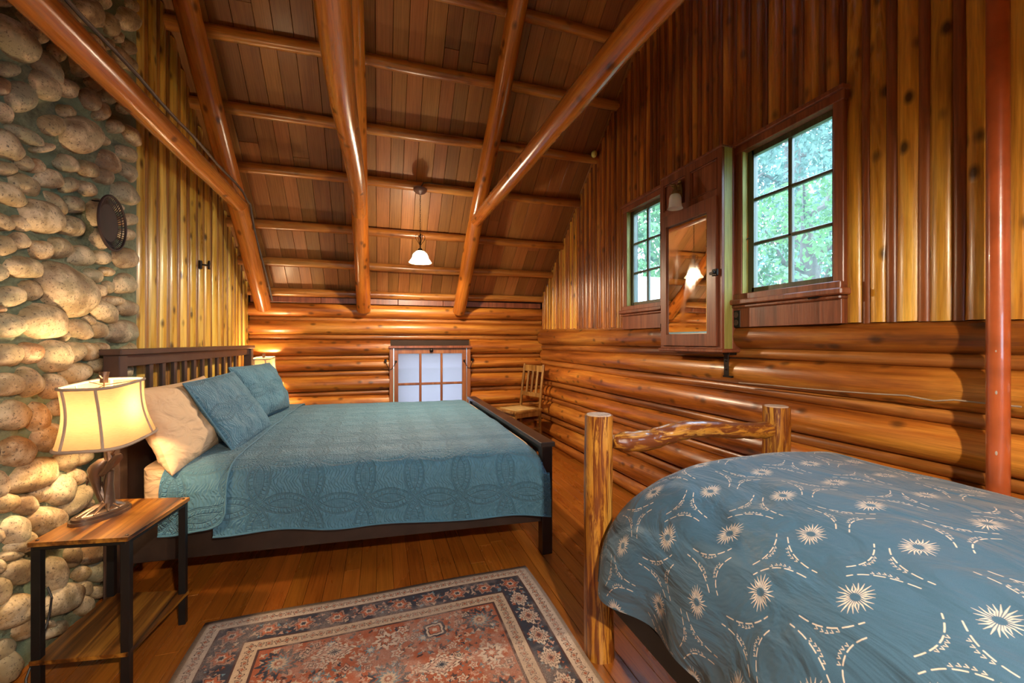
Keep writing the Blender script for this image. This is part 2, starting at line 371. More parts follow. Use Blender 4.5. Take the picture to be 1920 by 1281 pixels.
def shade_mat(name, col, trans=.55, weave=True, clear=0.0):
    m, nt, p = new_mat(name); nt.nodes.remove(p); lk = nt.links.new; out = nt.nodes['Material Output']
    n = N(nt, 'ShaderNodeTexNoise', i_Scale=1.0, i_Detail=3.0); lk(coords(nt, (60, 60, 500) if weave else (20,20,20)), n.inputs['Vector'])
    c = ramp(nt, n.outputs[0], [(.3, tuple(x*.86 for x in col)), (.6, col)])
    tr = N(nt, 'ShaderNodeBsdfTranslucent'); lk(c, tr.inputs[0]); df = N(nt, 'ShaderNodeBsdfDiffuse'); lk(c, df.inputs[0])
    x = nt.nodes.new('ShaderNodeMixShader'); x.inputs[0].default_value = trans; lk(df.outputs[0], x.inputs[1]); lk(tr.outputs[0], x.inputs[2])
    if clear:
        t = N(nt, 'ShaderNodeBsdfTransparent'); z = nt.nodes.new('ShaderNodeMixShader'); z.inputs[0].default_value = clear; lk(x.outputs[0], z.inputs[1]); lk(t.outputs[0], z.inputs[2]); x = z
    lk(x.outputs[0], out.inputs[0]); return m
M_SHADE = shade_mat('linen lamp shade', (.43,.265,.130), .28)
M_FROST = shade_mat('lit frosted glass', (.95,.88,.78), .55, False, .38)
M_FROST_ADDED = shade_mat('dim glass of the added pendant', (.70,.52,.36), .18, False)  # shade of the added pendant, kept nearly opaque so upper walls stay dark
def opal():
    m, nt, p = new_mat('frosted white glass'); p.inputs['Subsurface Weight'].default_value = .3; p.inputs['Base Color'].default_value = (.88,.85,.82,1); p.inputs['Roughness'].default_value = .3
    n = N(nt, 'ShaderNodeTexNoise', i_Scale=40.0); nt.links.new(coords(nt, (1,1,1)), n.inputs['Vector'])
    nt.links.new(bump(nt, n.outputs[0], .1, .002), p.inputs['Normal']); return m
M_OPAL = opal()
def mirror_mat():
    m, nt, p = new_mat('old mirror'); p.inputs['Metallic'].default_value = 1; p.inputs['Base Color'].default_value = (.80,.77,.72,1)
    n = N(nt, 'ShaderNodeTexNoise', i_Scale=1.0, i_Detail=3.0); nt.links.new(coords(nt, (5,9,3), False), n.inputs['Vector'])
    r = N(nt, 'ShaderNodeMapRange'); nt.links.new(n.outputs[0], r.inputs[0]); r.inputs[1].default_value = .45; r.inputs[2].default_value = .75; r.inputs[3].default_value = .01; r.inputs[4].default_value = .12
    nt.links.new(r.outputs[0], p.inputs['Roughness']); return m
M_MIRROR = mirror_mat()
def bulb_mat():
    m, nt, p = new_mat('glowing bulb'); p.inputs['Emission Color'].default_value = (1,.75,.45,1); p.inputs['Emission Strength'].default_value = 6; return m
M_BULB = bulb_mat()

# ------------------------------------------------------------------ printed and stitched patterns, drawn with numpy
def make_image(name, arr, color=True):
    h, w = arr.shape[:2]; im = bpy.data.images.new(name, w, h, alpha=False, float_buffer=False)
    if not color: im.colorspace_settings.name = 'Non-Color'
    px = np.ones((h, w, 4), dtype=np.float32); px[..., :3] = arr if arr.ndim == 3 else arr[..., None]
    im.pixels.foreach_set(np.clip(px, 0, 1).ravel()); im.pack(); return im
def smooth_noise(h, w, cell, rng):
    gh, gw = int(h/cell)+3, int(w/cell)+3; g = rng.random((gh, gw))
    y = np.arange(h)/cell; x = np.arange(w)/cell; yi = y.astype(int); xi = x.astype(int); fy = (y-yi); fx = (x-xi)
    fy = fy*fy*(3-2*fy); fx = fx*fx*(3-2*fx); fy = fy[:, None]; fx = fx[None, :]
    a = g[yi][:, xi]; b = g[yi][:, xi+1]; c = g[yi+1][:, xi]; d = g[yi+1][:, xi+1]
    return (a*(1-fx)+b*fx)*(1-fy)+(c*(1-fx)+d*fx)*fy
def seg_stamp(img, x0, y0, x1, y1, w0, w1, col=1.0):
    """antialiased tapering stroke into a 2D array"""
    m = max(w0, w1)+2; H, Wd = img.shape
    ax, bx = int(max(0, min(x0, x1)-m)), int(min(Wd, max(x0, x1)+m+1)); ay, by = int(max(0, min(y0, y1)-m)), int(min(H, max(y0, y1)+m+1))
    if ax >= bx or ay >= by: return
    yy, xx = np.mgrid[ay:by, ax:bx]; dx, dy = x1-x0, y1-y0; L = dx*dx+dy*dy+1e-9
    t = np.clip(((xx-x0)*dx+(yy-y0)*dy)/L, 0, 1); d = np.hypot(xx-x0-t*dx, yy-y0-t*dy)
    a = np.clip((w0+(w1-w0)*t)-d+.5, 0, 1)*col; img[ay:by, ax:bx] = np.maximum(img[ay:by, ax:bx], a)
def duvet_print():
    rng = np.random.default_rng(3); S = 1150  # pixels per metre
    H, Wd = int(2.3*S), int(1.75*S); im = np.zeros((H, Wd), dtype=np.float32)
    px, py = .215*S, .165*S
    for j in range(-1, int(H/py)+2):
        for i in range(-1, int(Wd/px)+2):
            cx = (i+.5*(j % 2))*px+rng.uniform(-6, 6); cy = j*py+rng.uniform(-6, 6); a0 = rng.uniform(-.3, .3)
            for q in range(4):          # four brushes of curved petals
                n = 7 if q % 2 == 0 else 5; ac = a0+q*PI/2
                for k in range(n):
                    t = (k-(n-1)/2)/((n-1)/2); a = ac+t*.60; ln = (.043-.010*abs(t))*S*(1 if q % 2 == 0 else .82); r0 = .0100*S
                    x0, y0 = cx+r0*math.cos(ac+t*.8), cy+r0*math.sin(ac+t*.8)
                    xm, ym = cx+ln*.6*math.cos(a), cy+ln*.6*math.sin(a); x1, y1 = cx+ln*math.cos(a+t*.16), cy+ln*math.sin(a+t*.16)
                    seg_stamp(im, x0, y0, xm, ym, .6, 1.7); seg_stamp(im, xm, ym, x1, y1, 1.7, .4)
            # three armed dashed outline between flowers
            bx, by_ = cx+px*.5, cy; sgn = 1 if (i+j) % 2 else -1
            arms = [0.5*PI*sgn, 0.5*PI*sgn+2.2, 0.5*PI*sgn-2.2]; pts = []
            for k, a in enumerate(arms):
                a2 = arms[(k+1) % 3]; L0 = .078*S
                e0 = np.array([bx+L0*math.cos(a+.16), by_+L0*math.sin(a+.16)]) if True else None
                e1 = np.array([bx+L0*math.cos(a2-.16), by_+L0*math.sin(a2-.16)])
                ctr = np.array([bx+.010*S*math.cos((a+a2)/2), by_+.010*S*math.sin((a+a2)/2)])
                if abs(a-a2) > PI:
                    ctr = np.array([bx-.010*S*math.cos((a+a2)/2), by_-.010*S*math.sin((a+a2)/2)])
                prev = None; acc = 0
                for t in np.linspace(0, 1, 15):
                    p = (1-t)**2*e0+2*t*(1-t)*ctr+t*t*e1
                    if prev is not None and int(acc) % 3 != 2: seg_stamp(im, prev[0], prev[1], p[0], p[1], 1.5, 1.5)
                    acc += 1; prev = p
                for t in (.3, .4, .5, .6, .7):   # small ticks inside
                    p = (1-t)**2*e0+2*t*(1-t)*ctr+t*t*e1; cvec = np.array([bx, by_])-p; cvec = cvec/(np.hypot(*cvec)+1e-6)
                    q = p+cvec*.0085*S; seg_stamp(im, q[0]-3, q[1]-3, q[0], q[1]+3, 1, .6); seg_stamp(im, q[0], q[1]+3, q[0]+3, q[1]-3, .6, 1)
    return make_image('duvet_print', im, False), S
def quilt_relief():
    rng = np.random.default_rng(5); S = 800; H = Wd = 1600  # 2 m tile
    yy, xx = np.mgrid[0:H, 0:Wd].astype(np.float32)/S
    h = np.zeros((H, Wd), dtype=np.float32); cover = np.zeros((H, Wd), dtype=np.int8)
    sp = .25; g = lambda d, w=.0022: np.exp(-(d/w)**2)
    for j in range(-1, 10):
        for i in range(-1, 10):
            cx, cy = i*sp, j*sp; d = np.hypot(xx-cx, yy-cy); sel = d < .24
            for r in (.178, .172, .148): h = np.minimum(h, -.7*g(d-r))
            an = np.arctan2(yy-cy, xx-cx); band = (d > .150) & (d < .170)
            h = np.where(band, np.minimum(h, -.55*np.clip(np.sin(an*52)*2-1, 0, 1)), h); cover += (d < .147)
            fl = np.abs(np.sin(an*4)); h = np.where(d < .05*(.35+.65*fl), h+.25, h)
    grid = (np.abs(((xx*80) % 1)-.5) > .40) | (np.abs(((yy*80) % 1)-.5) > .40)
    h = np.where((cover >= 2) & grid, h-.35, h)
    n = smooth_noise(H, Wd, 9, rng)*.5+smooth_noise(H, Wd, 22, rng)*.6
    wav = np.sin(xx*420+5*np.sin(yy*60)+n*9)*.15
    h = h+n*.9+np.where(cover < 2, wav, 0)
    h = (h-h.min())/(h.max()-h.min()); return make_image('quilt_relief', h, False)
def rug_print():
    rng = np.random.default_rng(11); S = 620; Wm, Hm = 1.52, 2.42; Wd, H = int(Wm*S), int(Hm*S)
    yy, xx = np.mgrid[0:H, 0:Wd].astype(np.float32)/S
    cream, navy, rust, dk = np.array((.58,.43,.32)), np.array((.030,.030,.045)), np.array((.36,.090,.035)), np.array((.07,.025,.020))
    blue, pink, sand = np.array((.10,.17,.20)), np.array((.50,.27,.19)), np.array((.52,.36,.24))
    e = np.minimum(np.minimum(xx, Wm-xx), np.minimum(yy, Hm-yy)); img = np.zeros((H, Wd, 3), dtype=np.float32)
    img[:] = rust
    def put(mask, col, a=1.0): img[mask] = img[mask]*(1-a)+np.array(col)*a
    put(e < .275, dk); put(e < .265, sand); put(e < .205, dk); put(e < .198, navy); put(e < .085, dk); put(e < .078, cream); put(e < .018, sand*.7)
    # little scrolls in the two light guard bands, vines elsewhere
    def motif(cx, cy, R0, n, amp, cols, ph=0.0, pw=1.0):
        r = R0*1.5; ax, bx = int(max(0, (cx-r)*S)), int(min(Wd, (cx+r)*S)); ay, by = int(max(0, (cy-r)*S)), int(min(H, (cy+r)*S))
        if ax >= bx or ay >= by: return
        X = xx[ay:by, ax:bx]-cx; Y = yy[ay:by, ax:bx]-cy; d = np.hypot(X, Y*pw); a = np.arctan2(Y, X)+ph
        edge = 1+amp*np.cos(n*a)+amp*.5*np.cos(2*n*a+1); sub = img[ay:by, ax:bx]
        for (f, c) in cols:
            m = d < R0*f*edge; sub[m] = c
    def diamond(cx, cy, w, h_, cols):
        ax, bx = int(max(0, (cx-w)*S)), int(min(Wd, (cx+w)*S)); ay, by = int(max(0, (cy-h_)*S)), int(min(H, (cy+h_)*S))
        if ax >= bx or ay >= by: return
        d = np.abs(xx[ay:by, ax:bx]-cx)/w+np.abs(yy[ay:by, ax:bx]-cy)/h_; d = d+.10*np.sign(np.sin(d*0+np.arctan2(yy[ay:by, ax:bx]-cy, xx[ay:by, ax:bx]-cx)*12)); sub = img[ay:by, ax:bx]
        for (f, c) in cols: sub[d < f] = c
    def path_pts(off, step):
        pts = []; n = int((Wm-2*off)/step); 
        for k in range(n+1):
            x = off+(Wm-2*off)*k/n; pts += [(x, off, 0), (x, Hm-off, 0)]
        n = int((Hm-2*off)/step)
        for k in range(1, n):
            y = off+(Hm-2*off)*k/n; pts += [(off, y, 1), (Wm-off, y, 1)]
        return pts
    for off, base in ((.048, cream), (.236, sand)):
        for k, (x, y, v) in enumerate(path_pts(off, .032)):
            motif(x, y, .013, 4, .25, [(1, dk), (.78, base*.95), (.45, rust*.9)], k)
    for (x, y, v) in path_pts(.142, .0045):
        k = rng.integers(0, 6); x += rng.uniform(-.045, .045); y += rng.uniform(-.045, .045)
        motif(x, y, rng.uniform(.004, .009), 3, .4, [(1, [pink, blue*1.4, rust, sand, dk, pink*.6][k])], rng.uniform(0, 6))
    for k, (x, y, v) in enumerate(path_pts(.142, .13)):
        if k % 2: diamond(x, y, .062 if not v else .045, .045 if not v else .062, [(1, cream), (.72, dk), (.62, cream*.9), (.35, rust), (.15, navy)])
        else: motif(x, y, .040, 6, .18, [(1, pink*.75), (.8, dk), (.72, rust*1.3), (.42, cream), (.25, navy)])
    # field
    for k in range(5200):
        x, y = rng.uniform(.285, Wm-.285), rng.uniform(.285, Hm-.285); q = rng.integers(0, 7)
        motif(x, y, rng.uniform(.003, .0085), int(rng.integers(2, 6)), .5, [(1, [pink, dk, blue, sand, cream*.9, navy, pink*.8][q])], rng.uniform(0, 6))
    for k in range(210):
        x, y = rng.uniform(.30, Wm-.30), rng.uniform(.30, Hm-.30)
        motif(x, y, rng.uniform(.014, .026), [5, 6, 8, 4][k % 4], .28, [(1, dk), (.88, [cream, sand, blue*1.5, pink][k % 4]), (.5, [rust, navy, cream, dk][k % 4]), (.25, cream)], rng.uniform(0, 6))
    for j in range(9):
        for i in range(5):
            x = .36+(Wm-.72)*i/4; y = .37+(Hm-.74)*j/8; t = (i+2*j) % 4
            if t == 0: motif(x, y, .068, 12, .16, [(1, navy), (.72, rust), (.6, blue), (.42, sand), (.22, rust*.8), (.1, cream)])
            elif t == 1: diamond(x, y, .085, .06, [(1, cream), (.8, dk), (.74, pink*.9), (.45, cream), (.25, navy)])
            elif t == 2: motif(x, y, .045, 8, .22, [(1, cream), (.6, dk), (.5, rust), (.25, cream)])
            else: motif(x, y, .050, 4, .12, [(1, navy), (.78, cream), (.6, dk), (.5, rust*1.2), (.22, cream)], .78)
    wear = smooth_noise(H, Wd, 60, rng)*.6+smooth_noise(H, Wd, 15, rng)*.4; fine = rng.random((H, Wd))
    a = np.clip((wear-.42)*2.2, 0, .6)*(fine*.8+.2); img = img*(1-a[..., None])+np.array((.42,.30,.24))*a[..., None]
    img *= (.86+.28*fine)[..., None]; img *= (.9+.2*smooth_noise(H, Wd, 3, rng))[..., None]
    img = np.clip(img, 0, 1)**(1/2.2); return make_image('rug_print', img)
IM_DUVET, DS = duvet_print(); IM_QUILT = quilt_relief(); IM_RUG = rug_print()
def uvimg(nt, im, scale=(1,1,1), interp='Linear'):
    tc = nt.nodes.new('ShaderNodeUVMap'); mp = nt.nodes.new('ShaderNodeMapping'); mp.inputs['Scale'].default_value = scale
    nt.links.new(tc.outputs[0], mp.inputs[0]); t = nt.nodes.new('ShaderNodeTexImage'); t.image = im; t.interpolation = interp
    nt.links.new(mp.outputs[0], t.inputs[0]); return t.outputs[0]
def duvet_mat():
    m, nt, p = new_mat('printed blue cotton'); lk = nt.links.new
    n = N(nt, 'ShaderNodeTexNoise', i_Scale=900.0, i_Detail=2.0); lk(coords(nt, (1,1,1), False), n.inputs['Vector'])
    base = ramp(nt, n.outputs[0], [(.35, (.047,.118,.195)), (.65, (.060,.142,.226))])
    lk(mix(nt, base, (.80,.66,.54), uvimg(nt, IM_DUVET)), p.inputs['Base Color']); p.inputs['Roughness'].default_value = .55
    p.inputs['Sheen Weight'].default_value = .15
    n2 = N(nt, 'ShaderNodeTexNoise', i_Scale=7.0, i_Detail=4.0, i_Distortion=1.2); lk(coords(nt, (1, .5, 1), False), n2.inputs['Vector'])
    lk(bump(nt, n2.outputs[0], .6, .05, bump(nt, n.outputs[0], .08, .002)), p.inputs['Normal']); return m
M_DUVET = duvet_mat()
def quilt_mat():
    m, nt, p = new_mat('stitched teal blue cotton'); lk = nt.links.new
    n = N(nt, 'ShaderNodeTexNoise', i_Scale=40.0, i_Detail=3.0); lk(coords(nt, (1,1,1), False), n.inputs['Vector'])
    q = uvimg(nt, IM_QUILT, (.5, .5, 1))
    base = ramp(nt, n.outputs[0], [(.3, (.050,.146,.215)), (.7, (.064,.175,.250))])
    lk(mix(nt, base, ramp(nt, q, [(.1, (.5,.5,.5)), (.5, (1,1,1))]), .14, 'MULTIPLY'), p.inputs['Base Color'])
    p.inputs['Roughness'].default_value = .72; p.inputs['Sheen Weight'].default_value = .1
    lk(bump(nt, q, .75, .018), p.inputs['Normal']); return m
M_QUILT = quilt_mat()
def rug_mat():
    m, nt, p = new_mat('woven rug'); q = uvimg(nt, IM_RUG); nt.links.new(q, p.inputs['Base Color']); p.inputs['Roughness'].default_value = .95
    n = N(nt, 'ShaderNodeTexNoise', i_Scale=500.0); nt.links.new(coords(nt, (1,1,1), False), n.inputs['Vector'])
    nt.links.new(bump(nt, n.outputs[0], .4, .003), p.inputs['Normal']); return m
M_RUG = rug_mat()

# ------------------------------------------------------------------ the room
XL, XR, YB, YF = -1.30, 1.97, 5.06, -1.90         # faces of the planks, logs and the two gables
RY = 1.58                                          # ridge
def zp(y): return 1.78+.86*(5.03-y) if y >= RY else 1.78+.86*(5.03-(2*RY-y))     # purlin axis
def zr(y): return zp(y)+.060                       # underside of the planks
fl = tag(mk('floor', B().box((-1.5, -2.0, -.10), (2.2, 5.3, -.020)), M_GAP, smooth=False), kind='structure')
x = -1.36; w = .084; col = 0
while x < 2.06:
    y = -1.95+R.uniform(-.8, 0)
    while y < 5.12:
        L = R.choice((1.4, 1.9, 2.5, 3.1)); y0, y1 = max(y, -1.95), min(y+L, 5.14)
        if y1-y0 > .1:
            mk('board', B().box((-w/2+.0008, 0, -.020), (w/2-.0008, y1-y0-.002, 0), .0012, M=None), M_FLOOR, fl,
               M=Matrix.Translation((x+w/2, y0, R.uniform(-.0004, .0004))) , smooth=False)
        y += L
    x += w; col += 1
# ceiling: backing slabs plus separate planks, purlins, rafters and tie beams
def slope_pt(x, y, off=0):      # off is along the outward normal
    nrm = Vector((0, .86, 1)).normalized() if y >= RY else Vector((0, -.86, 1)).normalized()
    return Vector((x, y, zr(y)))+nrm*off
b = B()
for (ya, yb2) in ((RY, 5.45), (RY, 2*RY-5.45)):
    q = [slope_pt(-1.5, ya if ya > RY else RY+1e-4 if yb2 > RY else RY-1e-4, .022), slope_pt(2.3, RY+(1e-4 if yb2 > RY else -1e-4), .022), slope_pt(2.3, yb2, .022), slope_pt(-1.5, yb2, .022)]
    n = Vector((0, .86, 1)).normalized()*.1 if yb2 > RY else Vector((0, -.86, 1)).normalized()*.1
    b.add([*q, *[p+n for p in q]], [(0,1,2,3),(7,6,5,4),(0,4,5,1),(1,5,6,2),(2,6,7,3),(3,7,4,0)])
ceil = tag(mk('ceiling', b, M_GAP, smooth=False), kind='structure')
pw = .128
for side in (0, 1):
    x = -1.34
    while x < 2.04:
        w = pw*R.uniform(.85, 1.12)
        cuts = [5.22, R.uniform(2.6, 4.6), RY+.01] if side == 0 else [-2.05, RY-.01]
        if side == 0 and R.random() < .35: cuts = [5.22, RY+.01]
        for a, b2 in zip(cuts[:-1], cuts[1:]):
            M, L = axisM((x+w/2, a, zr(a)), (x+w/2, b2, zr(b2)))
            mk('plank', B().box((-w/2+.0015, 0, .001), (w/2-.0015, .021, L-.001), .0015), M_PLANK, ceil, M=M @ Matrix.Translation((0, R.uniform(-.0015, .0015), 0)), smooth=False)
        x += w
PUR_Y = [5.03, 4.72, 4.39, 3.98, 3.62, 3.25, 2.90, 2.52, 2.15, 1.80]
for i, y in enumerate(PUR_Y):
    log('purlin', (XL-.05, y, zp(y)-.002), (XR+.06, y, zp(y)+.004), .045, .040, M_PURL, ceil, wob=.010, seg=12, rings=26)
for y in (1.3, .9, .45, 0, -.45, -.9, -1.4, -1.8):
    log('purlin', (XL-.05, y, zp(y)), (XR+.06, y, zp(y)), .044, .040, M_PURL, ceil, wob=.008, seg=10, rings=16)
RX = [(-1.165, -1.10), (-.172, -.172), (.905, .90)]
def raft(y): return zp(y)-.162
for k, (xa, xb) in enumerate(RX):
    log('rafter', (xa, 5.0, raft(5.0)-.03), (xb, RY+.02, raft(RY)), .076, .068, M_BEAM, ceil, wob=.012, seg=16, rings=34, lump=.02)
    log('rafter', (xa, 2*RY-5.0, raft(5.0)), (xb, RY-.02, raft(RY)), .076, .068, M_BEAM, ceil, wob=.010, seg=12, rings=20, lump=.02)
for (xa, ya, za, xb, r1) in ((-1.10, 3.96, 2.375, -1.10, .060), (-.172, 3.90, 2.372, -.115, .060), (.895, 4.00, 2.42, .905, .058)):
    log('collar_beam', (xa, ya, za), (xb, -.75, 2.40), r1-.003, r1+.004, M_BEAM, ceil, wob=.012, seg=16, rings=36, lump=.025)
# grey conduit clipped along the left tie beam and down the first rafter
pts = [Vector((-1.045, y, 2.395+.055+.006*math.sin(y*9))) for y in np.linspace(1.0, 3.86, 16)]
pts += [Vector((-1.05, 4.0, 2.42)), Vector((-1.06, 4.12, raft(4.12)+.03))]+[Vector((-1.075+.002*math.sin(y*11), y, raft(y)+.02)) for y in np.linspace(4.3, 4.98, 6)]
tag(mk('conduit', B().tube(pts, .0085, 8), M_CONDUIT), 'grey cable conduit running along the top of the left tie beam and down the rafter', 'cable')
# ------------------------------------------------ back wall with its logs
BROWS = [(1.672, 1.521), (1.521, 1.474), (1.474, 1.329), (1.329, 1.270), (1.270, 1.096), (1.096, 1.043), (1.043, .921), (.921, .857), (.857, .694), (.694, .636), (.636, .480), (.480, .425), (.425, .270), (.270, .215), (.215, .060), (.060, .0)]
WX0, WX1, WZ0, WZ1 = .150, 1.015, .33, 1.165        # opening of the back window
b = B(); yb0, yb1 = YB+.055, YB+.20
for lo, hi in (((-1.5, yb0, -.05), (WX0, yb1, 2.1)), ((WX1, yb0, -.05), (2.2, yb1, 2.1)), ((WX0, yb0, -.05), (WX1, yb1, WZ0)), ((WX0, yb0, WZ1), (WX1, yb1, 2.1))): b.box(lo, hi)
wb = tag(mk('wall_back', b, M_GAP, smooth=False), kind='structure')
for k, (z1, z0) in enumerate(BROWS):
    zc = (z0+z1)/2; h = (z1-z0)/2; big = k % 2 == 0; m = M_LOG if big else M_LOGS
    dep = .062 if big else .040
    spans = [(XL-.02, XR+.03)]
    if z0 < 1.19 and z1 > .30: spans = [(XL-.02, .118), (1.050, XR+.03)]
    for (xa, xb) in spans:
        yc = YB+.055
        log('log', (xa, yc, zc+R.uniform(-.003, .003)), (xb, yc, zc+R.uniform(-.003, .003)), h*1.06, h*1.02, m, wb, seg=14, wob=.004 if big else .003, ex=1.0, ey=1.0, lump=.012, rings=max(5, int((xb-xa)/.14)))
        if big: pass
# flat header board over the top log, between the rafters
for (xa, xb) in ((XL+.0, -.62), (-.615, .20), (.205, .72), (.725, XR)):
    mk('header_board', B().box((xa, YB-.012, 1.672), (xb, YB+.05, 1.735), .003), M_TRIM, wb, smooth=False)
# ------------------------------------------------ right wall
W1 = (1.385, 1.890, 1.520, 2.325)      # near window opening  y0 y1 z0 z1
W2 = (2.62, 3.060, 1.540, 2.325)       # far window opening
W0 = (-1.05, -.15, 1.52, 2.325)        # a third window of the same wall, beside the camera
xw0, xw1 = XR+.035, XR+.10
def gable_top(y): return zr(y)-.003
b = B()
def wall_piece(y0, y1, z0=None, z1=None):
    """vertical slab from z0 (or the floor) to z1 (or the roof line)"""
    ys = [y0] + ([RY] if y0 < RY < y1 else []) + [y1]
    for a, c in zip(ys[:-1], ys[1:]):
        za, zc = (z1, z1) if z1 is not None else (gable_top(a)+.05, gable_top(c)+.05); zb = -.05 if z0 is None else z0
        vs = [(xx, a, zb) for xx in (xw0, xw1)]+[(xx, c, zb) for xx in (xw0, xw1)]+[(xx, a, za) for xx in (xw0, xw1)]+[(xx, c, zc) for xx in (xw0, xw1)]
        b.add(vs, [(0,2,3,1),(4,5,7,6),(0,4,6,2),(1,3,7,5),(0,1,5,4),(2,6,7,3)])
ops = sorted([W0, W1, W2]); prev = -2.0
for (y0, y1, z0, z1) in ops:
    wall_piece(prev, y0); wall_piece(y0, y1, None, z0); wall_piece(y0, y1, z1, None); prev = y1
wall_piece(prev, 5.3)
wr = tag(mk('wall_right', b, M_GAP, smooth=False), kind='structure')
RROWS = [((1.409, 1.210), (1.323, 1.205)), ((1.210, 1.145), (1.205, 1.153)), ((1.145, 1.016), (1.153, 1.000)), ((1.016, .955), (1.000, .945)), ((.955, .770), (.945, .800)),
         ((.770, .700), (.800, .750)), ((.700, .570), (.750, .615)), ((.570, .510), (.615, .560)), ((.510, .340), (.560, .400)), ((.340, .265), (.400, .340)), ((.265, .100), (.340, .150)), ((.100, .0), (.150, .0))]
for k, ((fa, fb), (na, nb)) in enumerate(RROWS):
    big = k % 2 == 0; m = M_LOG if big else M_LOGS
    def zh(y):
        t = (5.04-y)/(5.04-.85); a = fa+(na-fa)*t; c = fb+(nb-fb)*t; return (a+c)/2, (a-c)/2
    for (ya, yc) in ((5.05-(.03 if big else .0), .775), (.762, -1.9)):
        z0, h0 = zh(ya); z1, h1 = zh(max(yc, -.2)); xo = XR+(.045 if big else .035)
        log('log', (xo, ya, z0), (xo, yc, z1), h0*1.05, h1*1.05, m, wr, seg=14, wob=.005, lump=.014, ex=1.0, ey=1.0)
y = -1.88; k = 0
def zslat(y): return 1.405+(1.325-1.405)*(5.04-y)/(5.04-.85) if y > .85 else 1.325
while y < 5.03:
    wide = k % 2 == 0
    far = y > 2.0
    w = (R.uniform(.056, .070) if wide else R.uniform(.032, .040)) if not far else (R.uniform(.048, .060) if wide else R.uniform(.030, .038))
    yc = y+w/2; bot = zslat(yc)+R.uniform(-.006, .003); top = gable_top(yc)
    segs = [(bot, top)]
    for (a, c, z0, z1, top_only) in ((W1[0]-.05, W1[1]+.03, 1.34, 2.36, 1), (W2[0]-.03, W2[1]+.05, 1.38, 2.36, 1), (W0[0]-.05, W0[1]+.05, 1.34, 2.36, 1)):
        if a < yc < c: segs = [(z1, top)]
    m = (M_SLATG if wide else M_SLATB) if yc < 1.36 else (M_SLATR if wide else M_SLATB) if yc < 4.0 else (M_SLATG if R.random() < .5 else M_SLATR)
    for (za, zb) in segs:
        if zb-za > .04:
            log('slat', (XR+.030, yc, za), (XR+.030, yc+R.uniform(-.004, .004), zb), w*.56, w*.54, m, wr, seg=10, rings=max(3, int((zb-za)/.22)), wob=.003, ex=.62 if wide else .8, ey=1.0, lump=.03)
    y += w; k += 1
# ------------------------------------------------ left wall of planks, and the stone chimney
b = B()
for a, c in ((-2.0, RY), (RY, 5.3)):
    vs = [(x, a, -.05) for x in (XL-.15, XL-.03)]+[(x, c, -.05) for x in (XL-.15, XL-.03)]+[(x, a, gable_top(a)+.05) for x in (XL-.15, XL-.03)]+[(x, c, gable_top(c)+.05) for x in (XL-.15, XL-.03)]
    b.add(vs, [(0,2,3,1),(4,5,7,6),(0,4,6,2),(1,3,7,5),(0,1,5,4),(2,6,7,3)])
wl = tag(mk('wall_left', b, M_GAP, smooth=False), kind='structure')
y = 2.895; k = 0
while y < 5.03:
    wide = k % 2 == 0; w = R.uniform(.085, .115) if wide else R.uniform(.030, .048)
    if y > 4.2: w *= .8
    yc = y+w/2
    log('slat', (XL-.022, yc, 0), (XL-.022, yc+R.uniform(-.006, .006), gable_top(yc)), w*.54, w*.50, M_YEL if wide else M_YELD, wl, seg=12, rings=10, wob=.004, ex=.34 if wide else .62, ey=1.0, lump=.03)
    y += w; k += 1
CH_Y1 = 2.872; XM = XL+.018      # chimney edge and mortar face
SC = 280/1494.0
